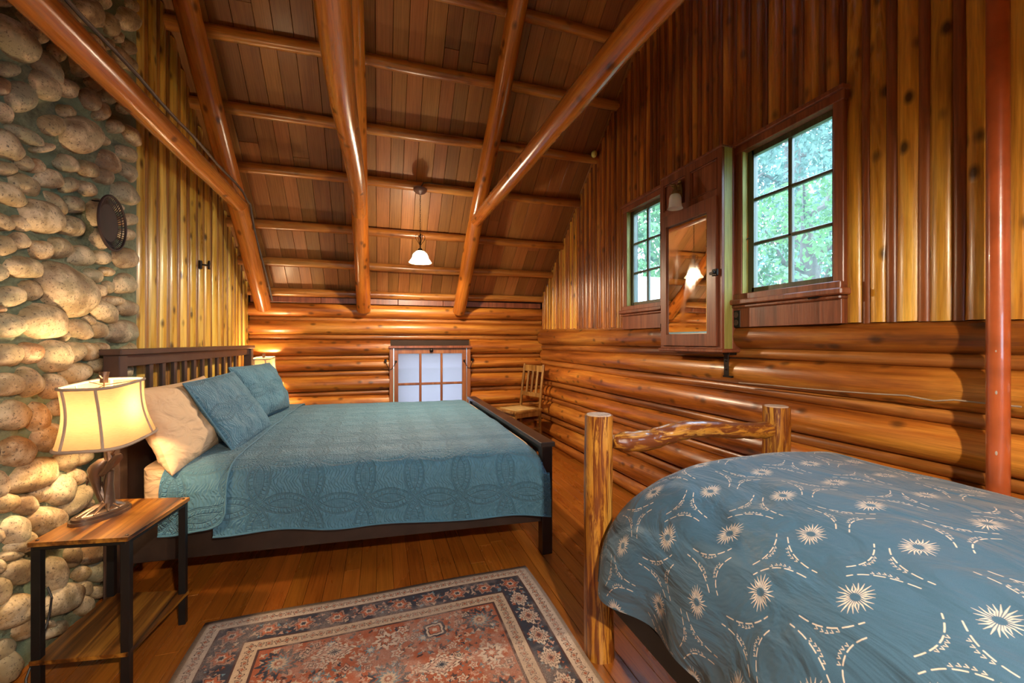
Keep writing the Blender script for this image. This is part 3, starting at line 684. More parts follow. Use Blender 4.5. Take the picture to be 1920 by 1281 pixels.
# centre, half length, half width, tilt of the cobbles as read from six views of the photograph (view pixels)
TA = [(0, [(70,30,80,50,20),(140,400,270,150,55),(340,270,190,110,60),(110,700,120,80,10),(470,680,220,90,60),(600,540,100,60,65),(820,670,130,90,55),(440,860,190,120,50),(210,980,170,140,50),(40,870,90,90,30),(30,1130,150,90,45),(700,880,120,80,50),(900,1000,130,90,60),(960,850,90,55,50),(1100,950,110,100,40),(700,1120,70,65,30),(1020,1110,100,80,80),(900,120,160,130,55),(1060,20,60,80,0),(1100,250,130,80,70),(1280,200,130,110,50),(1220,580,120,70,60),(1200,370,70,50,60),(1310,480,80,60,60),(1340,60,80,60,50),(1330,650,80,50,70),(1280,1080,90,60,30),(1000,215,80,60,40),(1100,450,60,50,60),(550,310,90,60,30),(950,720,90,60,40)]),
 (200, [(560,190,115,100,30),(800,280,200,165,60),(280,290,220,70,28),(470,420,110,45,-10),(60,380,190,120,50),(80,620,120,70,15),(380,590,90,75,30),(260,550,110,75,40),(700,570,120,80,25),(900,630,110,80,30),(1080,550,130,95,50),(1040,330,90,50,30),(1180,200,80,70,30),(1320,290,120,60,60),(1290,480,110,70,35),(1290,660,110,60,60),(1050,700,110,80,40),(1250,870,140,100,45),(520,720,140,90,15),(280,790,160,90,35),(100,880,190,105,30),(721,790,90,80,20),(900,820,90,70,40),(590,970,140,65,50),(760,980,100,80,45),(415,1090,205,165,30),(60,1150,120,80,30),(240,1170,105,68,35),(720,1200,150,100,20),(1320,1130,70,65,0),(1200,1010,50,40,0),(1230,1150,60,50,30)]),
 (400, [(1290,220,80,60,15),(60,330,100,100,0),(225,280,90,85,30),(430,375,115,95,30),(610,345,105,105,20),(820,430,120,105,10),(1040,440,85,68,10),(1250,440,115,105,10),(260,545,190,105,10),(10,600,80,90,0),(690,780,300,215,45),(130,830,140,105,-10),(320,770,105,95,-10),(960,630,95,65,20),(1100,585,58,45,5),(1000,780,75,72,10),(1095,740,48,68,0),(1240,705,105,105,10),(1160,880,120,50,8),(1040,985,145,95,35),(1290,950,95,78,20),(900,1070,80,45,20),(420,1085,220,170,10),(115,1120,145,120,10),(800,1160,138,92,25),(1000,1160,88,78,20),(1225,1180,150,105,0),(640,1225,78,55,20),(20,960,42,40,0)]),
 (600, [(100,360,138,112,-10),(320,335,115,105,20),(530,350,138,160,10),(745,325,95,108,40),(905,310,95,88,-20),(1050,290,58,58,10),(100,645,148,115,0),(290,630,110,140,0),(520,665,115,125,0),(765,530,148,105,-10),(1011,460,85,75,0),(120,955,148,148,0),(370,970,115,145,-10),(580,870,75,88,0),(480,1180,170,145,-10)]),
 (820, [(170,145,155,150,0),(335,372,250,138,-22),(665,245,118,105,-20),(860,200,88,68,-30),(780,390,98,78,-15),(610,525,108,145,15),(450,562,112,82,10),(755,640,190,100,-45),(100,650,110,95,-30),(285,672,115,98,-10),(30,480,70,145,8),(160,935,138,150,30),(480,845,180,140,-10),(230,1050,140,105,-40),(145,1180,118,55,-15),(5,980,45,78,0),(950,1160,145,95,-20),(745,1185,75,108,10),(895,650,50,60,-30)]),
 (1040, [(200,170,145,122,-30),(560,185,108,160,0),(850,185,98,68,-30),(1000,150,115,105,-45),(640,440,200,125,-42),(875,335,70,78,20),(990,370,68,66,-30),(855,505,95,100,-30),(40,365,75,145,10),(150,565,200,122,-50),(262,715,88,125,10),(60,950,130,85,-45),(95,1130,108,165,10),(600,745,120,58,-40),(505,690,78,38,10),(5,120,48,78,0)])]
stones = []       # (y, z, M2x2)
for (oy, L) in TA:
    kk = {0: 1.0, 200: 1.01, 400: 1.05}.get(oy, 1.07)
    for (cx, cy, ra, rb, an) in L:
        u, v = cx*SC, oy+cy*SC; a = math.radians(an)
        def Q(du, dv): p = P(max(-60, u+du), v+dv, X=XM+.022); return np.array((p.y, p.z))
        c = Q(0, 0); e = .5
        A = (Q(e*ra*SC*math.cos(a), e*ra*SC*math.sin(a))-Q(-e*ra*SC*math.cos(a), -e*ra*SC*math.sin(a)))/(2*e)
        Bv = (Q(-e*rb*SC*math.sin(a), e*rb*SC*math.cos(a))-Q(e*rb*SC*math.sin(a), -e*rb*SC*math.cos(a)))/(2*e)
        U, S_, _ = np.linalg.svd(np.column_stack([A, Bv])); th = math.atan2(U[1, 0], U[0, 0])
        if c[0] > CH_Y1-.02: continue
        stones.append((c[0], c[1], S_[0]*kk, S_[1]*kk, th))
n_read = len(stones)
def clear(y, z, r):
    for (a, c, s0, s1, t) in stones:
        dy, dz = y-a, z-c; p = (dy*math.cos(t)+dz*math.sin(t))/(s0+r*.85); q = (-dy*math.sin(t)+dz*math.cos(t))/(s1+r*.85)
        if p*p+q*q < 1: return False
    return True
for r, tries in ((.075, 500), (.055, 900), (.038, 1500), (.026, 1500)):
    for _ in range(tries):
        if len(stones) > 298: break
        y, z = R.uniform(.45, CH_Y1-r-.01), R.uniform(r*.8, 4.0)
        pu = (y*0-XL)   # keep to the part of the chimney the lens can see from here or a step away
        if z > 1.25+1.05*math.hypot(XL, y) or (y < .95 and z > 2.6): continue
        if clear(y, z, r): stones.append((y, z, r*R.uniform(.95, 1.25), r*R.uniform(.75, .95), R.uniform(-.9, .9)))
# mortar bed that swells up around every cobble
ny, nz = 190, 230; Y0, Z1 = -.3, 4.1
gy = np.linspace(Y0, CH_Y1, ny+1); gz = np.linspace(0, Z1, nz+1); GY, GZ = np.meshgrid(gy, gz)
Hh = np.zeros_like(GY)
for (a, c, s0, s1, t) in stones:
    dy, dz = GY-a, GZ-c; p = (dy*math.cos(t)+dz*math.sin(t))/s0; q = (-dy*math.sin(t)+dz*math.cos(t))/s1
    Hh = np.maximum(Hh, .034*min(1, s1/.05)*np.exp(-np.maximum(0, np.sqrt(p*p+q*q)-.85)**2*6))
rngm = np.random.default_rng(1); Hh += (smooth_noise(nz+1, ny+1, 3, rngm)-.5)*.010
Hh[:, -3:] *= .3; top = np.array([gable_top(t) for t in gy])
b = B(); vs = [(XM-.014+Hh[j, i], gy[i], min(gz[j], top[i]+.03)) for j in range(nz+1) for i in range(ny+1)]
b.add(vs, [(j*(ny+1)+i, j*(ny+1)+i+1, (j+1)*(ny+1)+i+1, (j+1)*(ny+1)+i) for j in range(nz) for i in range(ny)])
b.box((XL-.05, CH_Y1-.03, 0), (XM-.016, CH_Y1+.004, zr(CH_Y1)-.01)); b.box((XL-.05, Y0-1.6, 0), (XM-.01, Y0+.01, 3.2))
chim = mk('wall_left_chimney', b, M_MORTAR, recalc=False); tag(chim, kind='structure')
def stone_mesh(seed):
    bm = bmesh.new(); bmesh.ops.create_icosphere(bm, subdivisions=4, radius=1)
    for v in bm.verts:
        p = v.co.copy(); e = 2.35   # rounded, a little boxy
        q = p/((abs(p.x)**e+abs(p.y)**e+abs(p.z)**e)**(1/e)); o = Vector((seed*7.3, seed*3.1, seed*1.7))
        v.co = q*(1+.16*mnoise.noise(p*.9+o)+.05*mnoise.noise(p*2.3+o))
    me = bpy.data.meshes.new('stone'); bm.to_mesh(me); bm.free(); me.shade_smooth(); me.materials.append(M_STONE); return me
SM = [stone_mesh(i) for i in range(9)]
for i, (y, z, s0, s1, t) in enumerate(stones):
    dep = min(.080, max(.032, s1*1.0))
    M = Matrix.Translation((XM+dep*.06, y, z)) @ Matrix.Rotation(t, 4, 'X') @ Matrix.Diagonal((dep, s0, s1, 1))
    o = bpy.data.objects.new('stone', SM[R.randrange(9)]); place(o, chim, M)
# ------------------------------------------------ front gable behind the viewer, with a window
b = B(); F0, F1 = YF-.2, YF-.05
FX0, FX1, FZ0, FZ1 = -.55, .95, 1.1, 2.1
for lo, hi in (((-1.5, F0, -.05), (FX0, F1, 2.0)), ((FX1, F0, -.05), (2.2, F1, 2.0)), ((FX0, F0, -.05), (FX1, F1, FZ0)), ((FX0, F0, FZ1), (FX1, F1, 2.3))): b.box(lo, hi)
wf = tag(mk('wall_front', b, M_GAP, smooth=False), kind='structure')
for k in range(9):
    z = .08+k*.19
    for (xa, xb) in ([(XL, XR)] if z < 1.05 else [(XL, FX0-.06), (FX1+.06, XR)]):
        log('log', (xa, YF-.05, z), (xb, YF-.05, z), .085, .085, M_LOG, wf, seg=10, rings=5)
# ------------------------------------------------ windows
def wall_window(name, op, casing=(.052, .040, .052, .045), right_face=XR-.012, sash=True, flip=False):
    y0, y1, z0, z1 = op; r = root(name, (XR, (y0+y1)/2, z0), kind='structure'); xf = right_face; T = M_TRIM
    cw = .045
    def bx(n, lo, hi, m=T, bev=.003, par=r): return mk(n, B().box(lo, hi, bev), m, par, smooth=False)
    bx('casing', (xf, y0-cw, z0-.02), (xw0+.02, y0, z1+.01)); bx('casing', (xf, y1, z0-.02), (xw0+.02, y1+cw, z1+.01))
    bx('casing', (xf-.004, y0-cw-.006, z1), (xw0+.02, y1+cw+.006, z1+.045))
    bx('cap_moulding', (xf-.022, y0-cw-.012, z1+.040), (xf+.03, y1+cw+.012, z1+.062), par=r)
    bx('sill', (xf-.040, y0-cw-.018, z0-.062), (xw1-.05, y1+cw+.018, z0-.032), bev=.006)
    bx('sill', (xf-.018, y0-cw+.0, z0-.034), (xw0+.05, y1+cw, z0-.0), bev=.003)
    bx('apron_moulding', (xf-.026, y0-cw-.004, z0-.082), (xf+.03, y1+cw+.004, z0-.062), bev=.006)
    bx('apron', (xf-.012, y0-cw, z0-.190), (xf+.04, y1+cw, z0-.080), bev=.002)
    xj = xw0+.012; bx('jamb', (xf+.004, y1-.004, z0), (xj+.03, y1+.006, z1), M_TRIM_LIT, 0); bx('jamb', (xf+.004, y0-.006, z0), (xj+.03, y0+.004, z1), T, 0)  # far jamb carries the painted window light, near jamb stays brown
    gx = XR+.045
    # sash
    st = .030
    s = mk('sash_frame', B().box((gx-.014, y0+.002, z0), (gx+.016, y0+.004+st, z1)).box((gx-.014, y1-st-.012, z0), (gx+.016, y1-.004, z1)).box((gx-.014, y0+st, z0), (gx+.016, y1-st, z0+.032)).box((gx-.014, y0+st, z1-st), (gx+.016, y1-st, z1)), M_SASH, r, smooth=False)
    ya, yb_, za, zb_ = y0+st, y1-st-.008, z0+.030, z1-st; ym = (ya+yb_)/2; t = .011
    mk('muntin', B().box((gx-.012, ym-t, za), (gx+.012, ym+t, zb_), .004), M_SASH, s, smooth=False)
    for k in (1, 2):
        zz = za+(zb_-za)*k/3
        mk('muntin', B().box((gx-.012, ya, zz-t*.8), (gx+.012, yb_, zz+t*.8), .004), M_SASH, s, smooth=False)
    for k in range(3):
        for q in range(2):
            c0, c1 = (ya, ym) if q == 0 else (ym, yb_)
            mk('pane', B().box((gx-.0015, c0, za+(zb_-za)*k/3), (gx+.0015, c1, za+(zb_-za)*(k+1)/3)), M_GLASS, s, smooth=False)
    return r
M_SASH = wood('dark olive sash', (.035,.035,.016), (.07,.07,.03), (.11,.10,.05), rough=.4, var=.1, knots=0, coat=.2)
w1 = wall_window('window_1', W1); w2 = wall_window('window_2', W2); w4 = wall_window('window_4', W0)
mk('catch', B().tube([(XR+.02, W1[1]-.006, 1.83), (XR+.005, W1[1]-.03, 1.832), (XR+.0, W1[1]-.04, 1.825)], .003, 6), M_IRON, w1)
mk('sash_pull', B().tube([(XR-.03, 1.42, 1.462), (XR-.05, 1.425, 1.455), (XR-.05, 1.47, 1.452), (XR-.03, 1.475, 1.46)], .004, 6), M_IRON, w1)
# back window, patterned glass
r3 = root('window_3', ((WX0+WX1)/2, YB, WZ0), kind='structure')
yf = YB-.030
def bx3(n, lo, hi, m=M_TRIMO, bev=.003, par=r3): return mk(n, B().box(lo, hi, bev), m, par, smooth=False)
bx3('casing', (.106, yf, WZ0-.06), (.152, YB+.08, 1.175)); bx3('casing', (1.008, yf, WZ0-.06), (1.052, YB+.08, 1.175))
bx3('header_cap', (.098, yf-.025, 1.172), (1.060, YB+.08, 1.200), M_TRIM)
bx3('sill', (.09, yf-.03, WZ0-.09), (1.07, YB+.08, WZ0-.05))
gy3 = YB-.004
s3 = mk('sash_frame', B().box((.156, gy3-.016, WZ0-.04), (.204, gy3+.018, 1.166)).box((.952, gy3-.016, WZ0-.04), (1.004, gy3+.018, 1.166)).box((.204, gy3-.016, 1.108), (.952, gy3+.018, 1.166)).box((.204, gy3-.016, WZ0-.04), (.952, gy3+.018, WZ0+.01)), M_TRIMO, r3, smooth=False)
xs = [.204, .462, .706, .952]; zs = [1.108, .745, .40]
for xm in (.456, .704): mk('muntin', B().box((xm-.013, gy3-.014, WZ0), (xm+.013, gy3+.012, 1.11), .005), M_TRIMO, s3, smooth=False)
for zm in (.752, .48): mk('muntin', B().box((.20, gy3-.012, zm-.014), (.955, gy3+.010, zm+.014), .005), M_TRIMO, s3, smooth=False)
for (xa, xb) in ((.204, .456), (.456, .704), (.704, .952)):
    for (za, zb_) in ((.752, 1.108), (.48, .752), (WZ0, .48)):
        mk('pane', B().box((xa, gy3+.004, za), (xb, gy3+.007, zb_)), M_PRIV, s3, smooth=False)
mk('latch', B().lathe([(.0, 0), (.020, .0), (.022, .008), (.014, .016), (.0, .018)], (.582, yf-.004, 1.146), 14, Matrix.Rotation(PI/2, 4, 'X')).box((.566, yf-.012, 1.150), (.598, yf-.002, 1.178), .003), M_IRON, r3)
for sx, (xa, xb) in ((0, (.064, .178)), (1, (1.078, .975))):
    bb = B().box((xa-.013, YB-.03, 1.015), (xa+.013, YB+.02, 1.045), .002).box((xb-.012, gy3-.024, 1.005), (xb+.012, gy3-.01, 1.030), .002)
    pts = [(xa, YB-.03, 1.02), (xa+(xb-xa)*.2, YB-.035, .96), (xa+(xb-xa)*.35, YB-.035, .925), (xa+(xb-xa)*.6, YB-.04, .935), (xb, gy3-.025, 1.01)]
    bb.tube(pts, .004, 6); mk('chain_stay', bb, M_IRON, r3)
# front window
r5 = root('window_5', ((FX0+FX1)/2, YF, FZ0), kind='structure')
bb = B().box((FX0-.05, YF-.06, FZ0-.05), (FX0, YF+.02, FZ1+.05)).box((FX1, YF-.06, FZ0-.05), (FX1+.05, YF+.02, FZ1+.05)).box((FX0, YF-.06, FZ1), (FX1, YF+.02, FZ1+.05)).box((FX0, YF-.06, FZ0-.05), (FX1, YF+.02, FZ0))
mk('casing', bb, M_TRIM, r5, smooth=False)
for k in range(1, 4): mk('muntin', B().box((FX0+(FX1-FX0)*k/4-.015, YF-.03, FZ0), (FX0+(FX1-FX0)*k/4+.015, YF-.01, FZ1)), M_TRIM, r5, smooth=False)
mk('pane', B().box((FX0, YF-.022, FZ0), (FX1, YF-.019, FZ1)), M_GLASS, r5, smooth=False)
# ================================================== KING BED
def BP(l, d, z):
    """l = 0..1 from headboard to footboard, d = metres in from the near side"""
    return Vector((-1.20+2.14*l, 2.445-.145*l+d*(1-.025*l), z))
BW = 2.20
def bar(b, p0, p1, hw, hh, up=Vector((0,0,1)), bev=.003):
    """square bar between two points: hw half width sideways, hh half height"""
    p0 = Vector(p0); p1 = Vector(p1); d = (p1-p0).normalized(); sx = d.cross(up).normalized(); u = sx.cross(d)
    M = Matrix((sx, d, u)).transposed().to_4x4(); n0 = len(b.v); L = (p1-p0).length
    b.box((-hw, -L/2, -hh), (hw, L/2, hh), bev)
    for i in range(n0, len(b.v)): b.v[i] = tuple((M @ Vector(b.v[i])) + (p0+p1)/2)
    return b
bed = root('king_bed', BP(.5, BW/2, 0), 'dark espresso wooden king bed with slatted headboard under the teal quilt', 'bed')
def part(n, b, m, par, **k): return mk(n, b, m, par, smooth=k.get('smooth', False), ang=k.get('ang', 40))
for nm, l, top, m in (('headboard', 0, 1.213, M_BEDH), ('footboard', 1, .66, M_BED)):
    x0 = BP(l, 0, 0); x1 = BP(l, BW, 0); h = part(nm, bar(B(), x0+Vector((0, -.014, top-.014)), x1+Vector((0, .014, top-.014)), .044, .014), m, bed)
    for d in (.034, BW-.034):
        p = BP(l, d, 0); part('post', B().box((p.x-.032, p.y-.034, 0), (p.x+.032, p.y+.034, top-.028), .003), m, bed)
    part('top_rail', bar(B(), BP(l, .068, top-.058), BP(l, BW-.068, top-.058), .014, .030), m, bed)
    lowz = .56 if l == 0 else .25
    part('lower_panel', bar(B(), BP(l, .068, lowz), BP(l, BW-.068, lowz), .012, .20 if l == 0 else .10), m, bed)
    zt = top-.085; zb = lowz+(.20 if l == 0 else .10)-.005
    d0, n_s = (.345, 11) if l == 0 else (.30, 13)
    for k in range(n_s):
        d = d0+.143*k if l == 0 else .22+.1465*k; p = BP(l, d, 0)
        part('slat', B().box((p.x-.009, p.y-.019, zb), (p.x+.009, p.y+.019, zt), .002), m, bed)
for d in (.018, BW-.018):
    part('side_rail', bar(B(), BP(.017, d, .290), BP(.985, d, .290), .014, .095), M_BED, bed)
for l in (.25, .5, .75):
    part('slat_support', bar(B(), BP(l, .04, .27), BP(l, BW-.04, .27), .035, .012), M_BED, bed)
bb = B()
def matt(u, v):
    a = u*2*PI; c, s_ = math.cos(a), math.sin(a); e = .12
    sq = lambda t, p: math.copysign(abs(t)**p, t)
    return BP(.5+.472*sq(c, e), BW/2+(BW/2-.035)*sq(s_, e), .285+.33*v)
bb.grid(matt, 96, 8)
n0 = len(bb.v)
ring = [97*8+i for i in range(96)]; bb.f.append(tuple(ring)); bb.f.append(tuple(range(96))[::-1])
mk('mattress', bb, M_CREAM, None, ang=60); mt = bpy.data.objects['mattress']
tag(mt, 'cream sheeted mattress showing below the pillows at the near head corner of the king bed', 'mattress')
PROF = [(-.055, None), (-.052, .44), (-.040, .535), (-.005, .600), (.07, .632), (.25, .643), (.7, .650), (1.1, .652), (1.5, .650), (1.95, .643), (2.13, .632), (2.205, .600), (2.24, .535), (2.252, .44), (2.255, None)]
def prof(s, zb):
    """point and arc length along the drape from near hem to far hem"""
    pts = [(d, z if z is not None else zb) for d, z in PROF]
    ls = [0]
    for a, c in zip(pts[:-1], pts[1:]): ls.append(ls[-1]+math.hypot(c[0]-a[0], c[1]-a[1]))
    t = s*ls[-1]; k = max(i for i in range(len(ls)-1) if ls[i] <= t+1e-9); f = (t-ls[k])/(ls[k+1]-ls[k])
    # Catmull-Rom through the profile points
    g = lambda i: pts[max(0, min(len(pts)-1, i))]
    def cr(i): p0, p1, p2, p3 = g(k-1)[i], g(k)[i], g(k+1)[i], g(k+2)[i]; return .5*((2*p1)+(-p0+p2)*f+(2*p0-5*p1+4*p2-p3)*f*f+(-p0+3*p1-3*p2+p3)*f**3)
    if k <= 1 or k >= len(pts)-3: q = (pts[k][0]+(pts[k+1][0]-pts[k][0])*f, pts[k][1]+(pts[k+1][1]-pts[k][1])*f)
    else: q = (cr(0), cr(1))
    return q[0], q[1], t
def quilt_pt(l, s, off=0.0, zbf=None):
    zb = zbf if zbf is not None else .335-.075*l+.006*math.sin(l*23)
    d, z, t = prof(s, zb)
    hang = max(0, min(1, (.60-z)/.25))
    near = s < .5
    d += (-1 if near else 1)*(off+hang*(.010*math.sin(l*31+1)+.012*mnoise.noise(Vector((l*9, z*3, 2)))))
    if near: d -= hang*.030*max(0, (l-.86)/.14)**1.5
    z += (0 if hang > .5 else off)+.004*mnoise.noise(Vector((l*30, d*14, 1)))*(1-hang)+.008*mnoise.noise(Vector((l*8, d*4, 5)))*(1-hang)
    # wrinkles near the pillows
    wr_ = math.exp(-((l-.36)/.07)**2)*math.exp(-((d-1.1)/.5)**2); z += .006*wr_*mnoise.noise(Vector((l*70, d*13, 8)))
    if l > .93: z -= (.10 if not hang > .4 else 0)*((l-.93)/.07)**2*(1-hang)
    if l < .20: z += 0
    return BP(min(l, .985+(.03*hang if near else 0)), d, z)
bb = B(); nu, nv = 150, 170
bb.grid(lambda u, v: quilt_pt(.205+.79*u, v), nu, nv, uv=lambda u, v: ((.205+.79*u)*2.14, prof(v, .3)[2]))
quilt = mk('quilt', bb, M_QUILT, None, ang=180)
tag(quilt, 'teal blue stitched quilt with a ring pattern spread over the king bed', 'quilt')
def flap_pt(u, v):
    l = .098+.132*u; r = .045; t = (l-(.230-r))/r
    zb = .345+(.075*(1-math.sqrt(max(0, 1-t*t))) if t > 0 else 0)+.01*math.sin(l*40)
    return quilt_pt(l, v, .011, zb)
bb = B(); bb.grid(flap_pt, 36, 170, uv=lambda u, v: ((.098+.132*u)*2.14+.11, prof(v, .3)[2]+.07))
fp = mk('folded_top', bb, M_QUILT, quilt, ang=180)
hem = [flap_pt(1, k/120) for k in range(60*2+1)]
mk('piping', B().tube(hem, .0045, 6).tube([flap_pt(k/20, 0) for k in range(21)], .0045, 6), M_QUILT, quilt)
mk('hem', B().tube([quilt_pt(.205+.79*k/80, 0) for k in range(81)], .0045, 6), M_QUILT, quilt)
# pillows
def pillow(name, c, ux, uy, hw, hh, th, mat, label, cat, group=None, pinch=.07, wr_=.012, flange=0, seed=0, n=44, uvs=2.0):
    c = Vector(c); ux = Vector(ux).normalized(); uy = Vector(uy).normalized(); nz_ = ux.cross(uy).normalized()
    bb = B(); bb.uv = []; bb_v = []
    for side in (1, -1):
        vs = []
        for j in range(n+1):
            for i in range(n+1):
                u = -1+2*i/n; v = -1+2*j/n; uu = math.sin(u*PI/2)*.55+u*.45; vv = math.sin(v*PI/2)*.55+v*.45
                eu = max(0, 1-abs(uu)**2.3); ev = max(0, 1-abs(vv)**2.3); t = th*(eu*ev)**.5
                px = uu*hw*(1-pinch*(1-vv*vv)); py = vv*hh*(1-pinch*(1-uu*uu))
                w = mnoise.noise(Vector((uu*2.1+seed, vv*2.1, side)))*wr_*2*(eu*ev)**.8+mnoise.noise(Vector((uu*6+vv*3+seed, vv*4-uu*5, side*2)))*wr_*.7*(eu*ev)**.7
                t *= 1+.25*max(0, -vv)
                vs.append(c+ux*px+uy*py+nz_*(side*t+w)); bb.uv.append(((uu*hw+1)*uvs/2, (vv*hh+1)*uvs/2+side*.13))
        fs = [(j*(n+1)+i, j*(n+1)+i+1, (j+1)*(n+1)+i+1, (j+1)*(n+1)+i) for j in range(n) for i in range(n)]
        if side < 0: fs = [f[::-1] for f in fs]
        bb.add(vs, fs)
    o = mk(name, bb, mat, None, ang=180, recalc=False); tag(o, label, cat, group)
    if flange:
        edge = [bb.v[i] for i in range(n+1)]+[bb.v[j*(n+1)+n] for j in range(n+1)]+[bb.v[n*(n+1)+n-i] for i in range(n+1)]+[bb.v[(n-j)*(n+1)] for j in range(n+1)]
        e2 = [edge[0]]
        for p in edge[1:]:
            if (Vector(p)-Vector(e2[-1])).length > .004: e2.append(p)
        mk('piping', B().tube(e2, flange, 6), mat, o)
    return o
def lean(dx, dz): return Vector((-dx, 0, dz))
pillow('pillow', (-1.015, 2.80, .82), (.02, 1, 0), (-.42, 0, 1), .42, .225, .105, M_CREAM, 'cream cotton pillow at the near side, standing behind the near blue sham', 'pillow', 'cream sleeping pillows', wr_=.02, seed=3)
pillow('pillow', (-1.04, 3.93, .80), (0, 1, 0), (-.35, 0, 1), .42, .22, .10, M_CREAM, 'cream cotton pillow at the far side, mostly hidden behind the two blue shams', 'pillow', 'cream sleeping pillows', wr_=.015, seed=5)
pillow('sham', (-.865, 3.01, .840), (.05, 1, .02), (-.62, .03, 1), .345, .225, .060, M_QUILT, 'nearer blue quilted pillow sham leaning back on the cream pillow', 'pillow', 'quilted blue shams', flange=.005, wr_=.018, seed=8, pinch=.02)
pillow('sham', (-.90, 3.82, .862), (.16, 1, 0), (-.40, .06, 1), .345, .215, .105, M_QUILT, 'farther plumper blue quilted pillow sham, next to the far lamp', 'pillow', 'quilted blue shams', flange=.005, wr_=.016, seed=12, pinch=.03)

# ================================================== TWIN LOG BED
tb = root('log_bed', (1.28, .55, 0), 'rustic peeled log twin bed with a crooked top rail, on the right', 'bed')
M, L = axisM((.846, 1.505, 0), (.838, 1.500, .962))
def post(name, p0, p1, r0, r1):
    o = log(name, p0, p1, r0, r1, M_BARK, tb, seg=24, rings=28, wob=.006, lump=.035); return o
pa = post('post', (.842, 1.505, 0), (.834, 1.500, .958), .060, .0545)
pb = post('post', (1.722, 1.475, 0), (1.722, 1.470, .955), .058, .055)
for q, o in ((Vector((.834, 1.500, .9585)), pa), (Vector((1.722, 1.470, .9555)), pb)):
    mk('cut_end', B().lathe([(.0, .004), (.03, .004), (.047, .0025), (.051, -.004)], q, 24), wood('sawn log end' if o is pa else 'sawn log end far', (.42,.27,.20), (.60,.44,.33), (.70,.55,.43), rough=.5, var=0, knots=0, coat=.2), o)
rp = [P(1150, 828, Y=1.50), P(1175, 829, Y=1.50), P(1215, 826, Y=1.498), P(1250, 815, Y=1.495), P(1290, 805, Y=1.49), P(1330, 804, Y=1.485), P(1375, 808, Y=1.48), P(1415, 808, Y=1.475), P(1452, 805, Y=1.47)]
cr_pts = []; rr = []
for i in range(len(rp)-1):
    for k in range(5): cr_pts.append(rp[i].lerp(rp[i+1], k/5))
cr_pts.append(rp[-1]); sm = [cr_pts[0]]+[(cr_pts[i-1]+cr_pts[i]*2+cr_pts[i+1])/4 for i in range(1, len(cr_pts)-1)]+[cr_pts[-1]]
rad = [.034 if i < 3 else .0385+.004*math.sin(i*.16)+.0015*math.sin(i*1.7) for i in range(len(sm))]
rad[0] = .026; rad[1] = .029; rad[-1] = .028; rad[-2] = .032; rad[-3] = .036
mk('top_rail_log', B().tube(sm, rad, 20, jit=.02), M_BARKX, tb, ang=180)
mk('lower_rail_log', B().tube([(.86, 1.49, .40), (1.3, 1.485, .41), (1.70, 1.47, .40)], .036, 14), M_BARK, tb)
for d in (.846, 1.70):
    part('side_rail', B().box((d-.014, -.52, .245), (d+.014, 1.46, .330), .002), M_BLACK, tb)
    post('post', (d-.03, -.56, 0), (d-.03, -.565, 1.0), .058, .054)
mk('head_rail_log', B().tube([(.87, -.56, .85), (1.3, -.57, .88), (1.68, -.56, .85)], .04, 14), M_BARK, tb)
for y in (-.3, .1, .5, .9, 1.3): part('cross_slat', B().box((.885, y-.03, .270), (1.686, y+.03, .288)), M_BLACK, tb)
mk('box_spring', B().box((.905, -.50, .290), (1.70, 1.41, .44), .02), plain('grey mattress ticking', (.10,.09,.09), .9), None, smooth=False); tag(bpy.data.objects['box_spring'], 'dark grey mattress base showing as a thin strip under the printed duvet', 'mattress base')
mk('mattress.001', B().box((.895, -.50, .442), (1.715, 1.41, .66), .04), M_CREAM, None, smooth=False); bpy.data.objects['mattress.001'].name = 'mattress'
tag([o for o in bpy.data.objects if o.name.startswith('mattress') and 'label' not in o][0], 'twin mattress wholly covered by the printed duvet on the log bed', 'mattress')
DP = [(1.815, .50), (1.825, .60), (1.830, .70), (1.812, .765), (1.76, .800), (1.64, .812), (1.45, .822), (1.25, .818), (1.08, .795), (.965, .755), (.885, .700), (.835, .620), (.808, .52), (.800, .42), (.806, .335)]
dls = [0]
for a, c in zip(DP[:-1], DP[1:]): dls.append(dls[-1]+math.hypot(c[0]-a[0], c[1]-a[1]))
def duvet_pt(u, v):
    t = u*dls[-1]; k = max(i for i in range(len(dls)-1) if dls[i] <= t+1e-9); f = (t-dls[k])/(dls[k+1]-dls[k])
    g = lambda i: DP[max(0, min(len(DP)-1, i))]
    def cr(i): p0, p1, p2, p3 = g(k-1)[i], g(k)[i], g(k+1)[i], g(k+2)[i]; return .5*((2*p1)+(-p0+p2)*f+(2*p0-5*p1+4*p2-p3)*f*f+(-p0+3*p1-3*p2+p3)*f**3)
    x, z = cr(0), cr(1)
    y = 1.43-1.98*v                      # foot to head
    hang = max(0, min(1, (.70-z)/.36)) if x < 1.3 else 0
    # soft round shoulder at the foot end, v near 0
    w_ = .22; q = (1.43-y)/w_
    if q < 1:
        fr = math.sqrt(max(0, 1-(1-q)**2)); z = .47+(z-.47)*(.30+.70*fr) if z > .47 else z
        x = 1.30+(x-1.30)*(.955+.045*fr)
    # big folds fanning down the near side
    ph = y*9.5+z*4.0
    fold = .026*math.sin(ph)+.016*math.sin(ph*2.3+1.3)+.034*mnoise.noise(Vector((y*3.2, z*2.0, 4)))
    x -= hang*(fold+.012)
    z += hang*.008*math.sin(y*7+1)*max(0, (.45-z)/.15)
    top = 1-hang
    z += top*(.012*mnoise.noise(Vector((x*2.4, y*2.4, 1)))+.005*mnoise.noise(Vector((x*9+y*4, y*7, 3))))
    # diagonal creases towards the near edge
    cr_ = math.exp(-((x-.95)/.16)**2); z += cr_*.010*mnoise.noise(Vector((y*7-x*9, x*3+y*2, 9)))
    return Vector((x, y, z))
bb = B(); bb.grid(duvet_pt, 150, 190, uv=lambda u, v: (u*dls[-1]/(IM_DUVET.size[0]/DS), v*1.98/(IM_DUVET.size[1]/DS)))
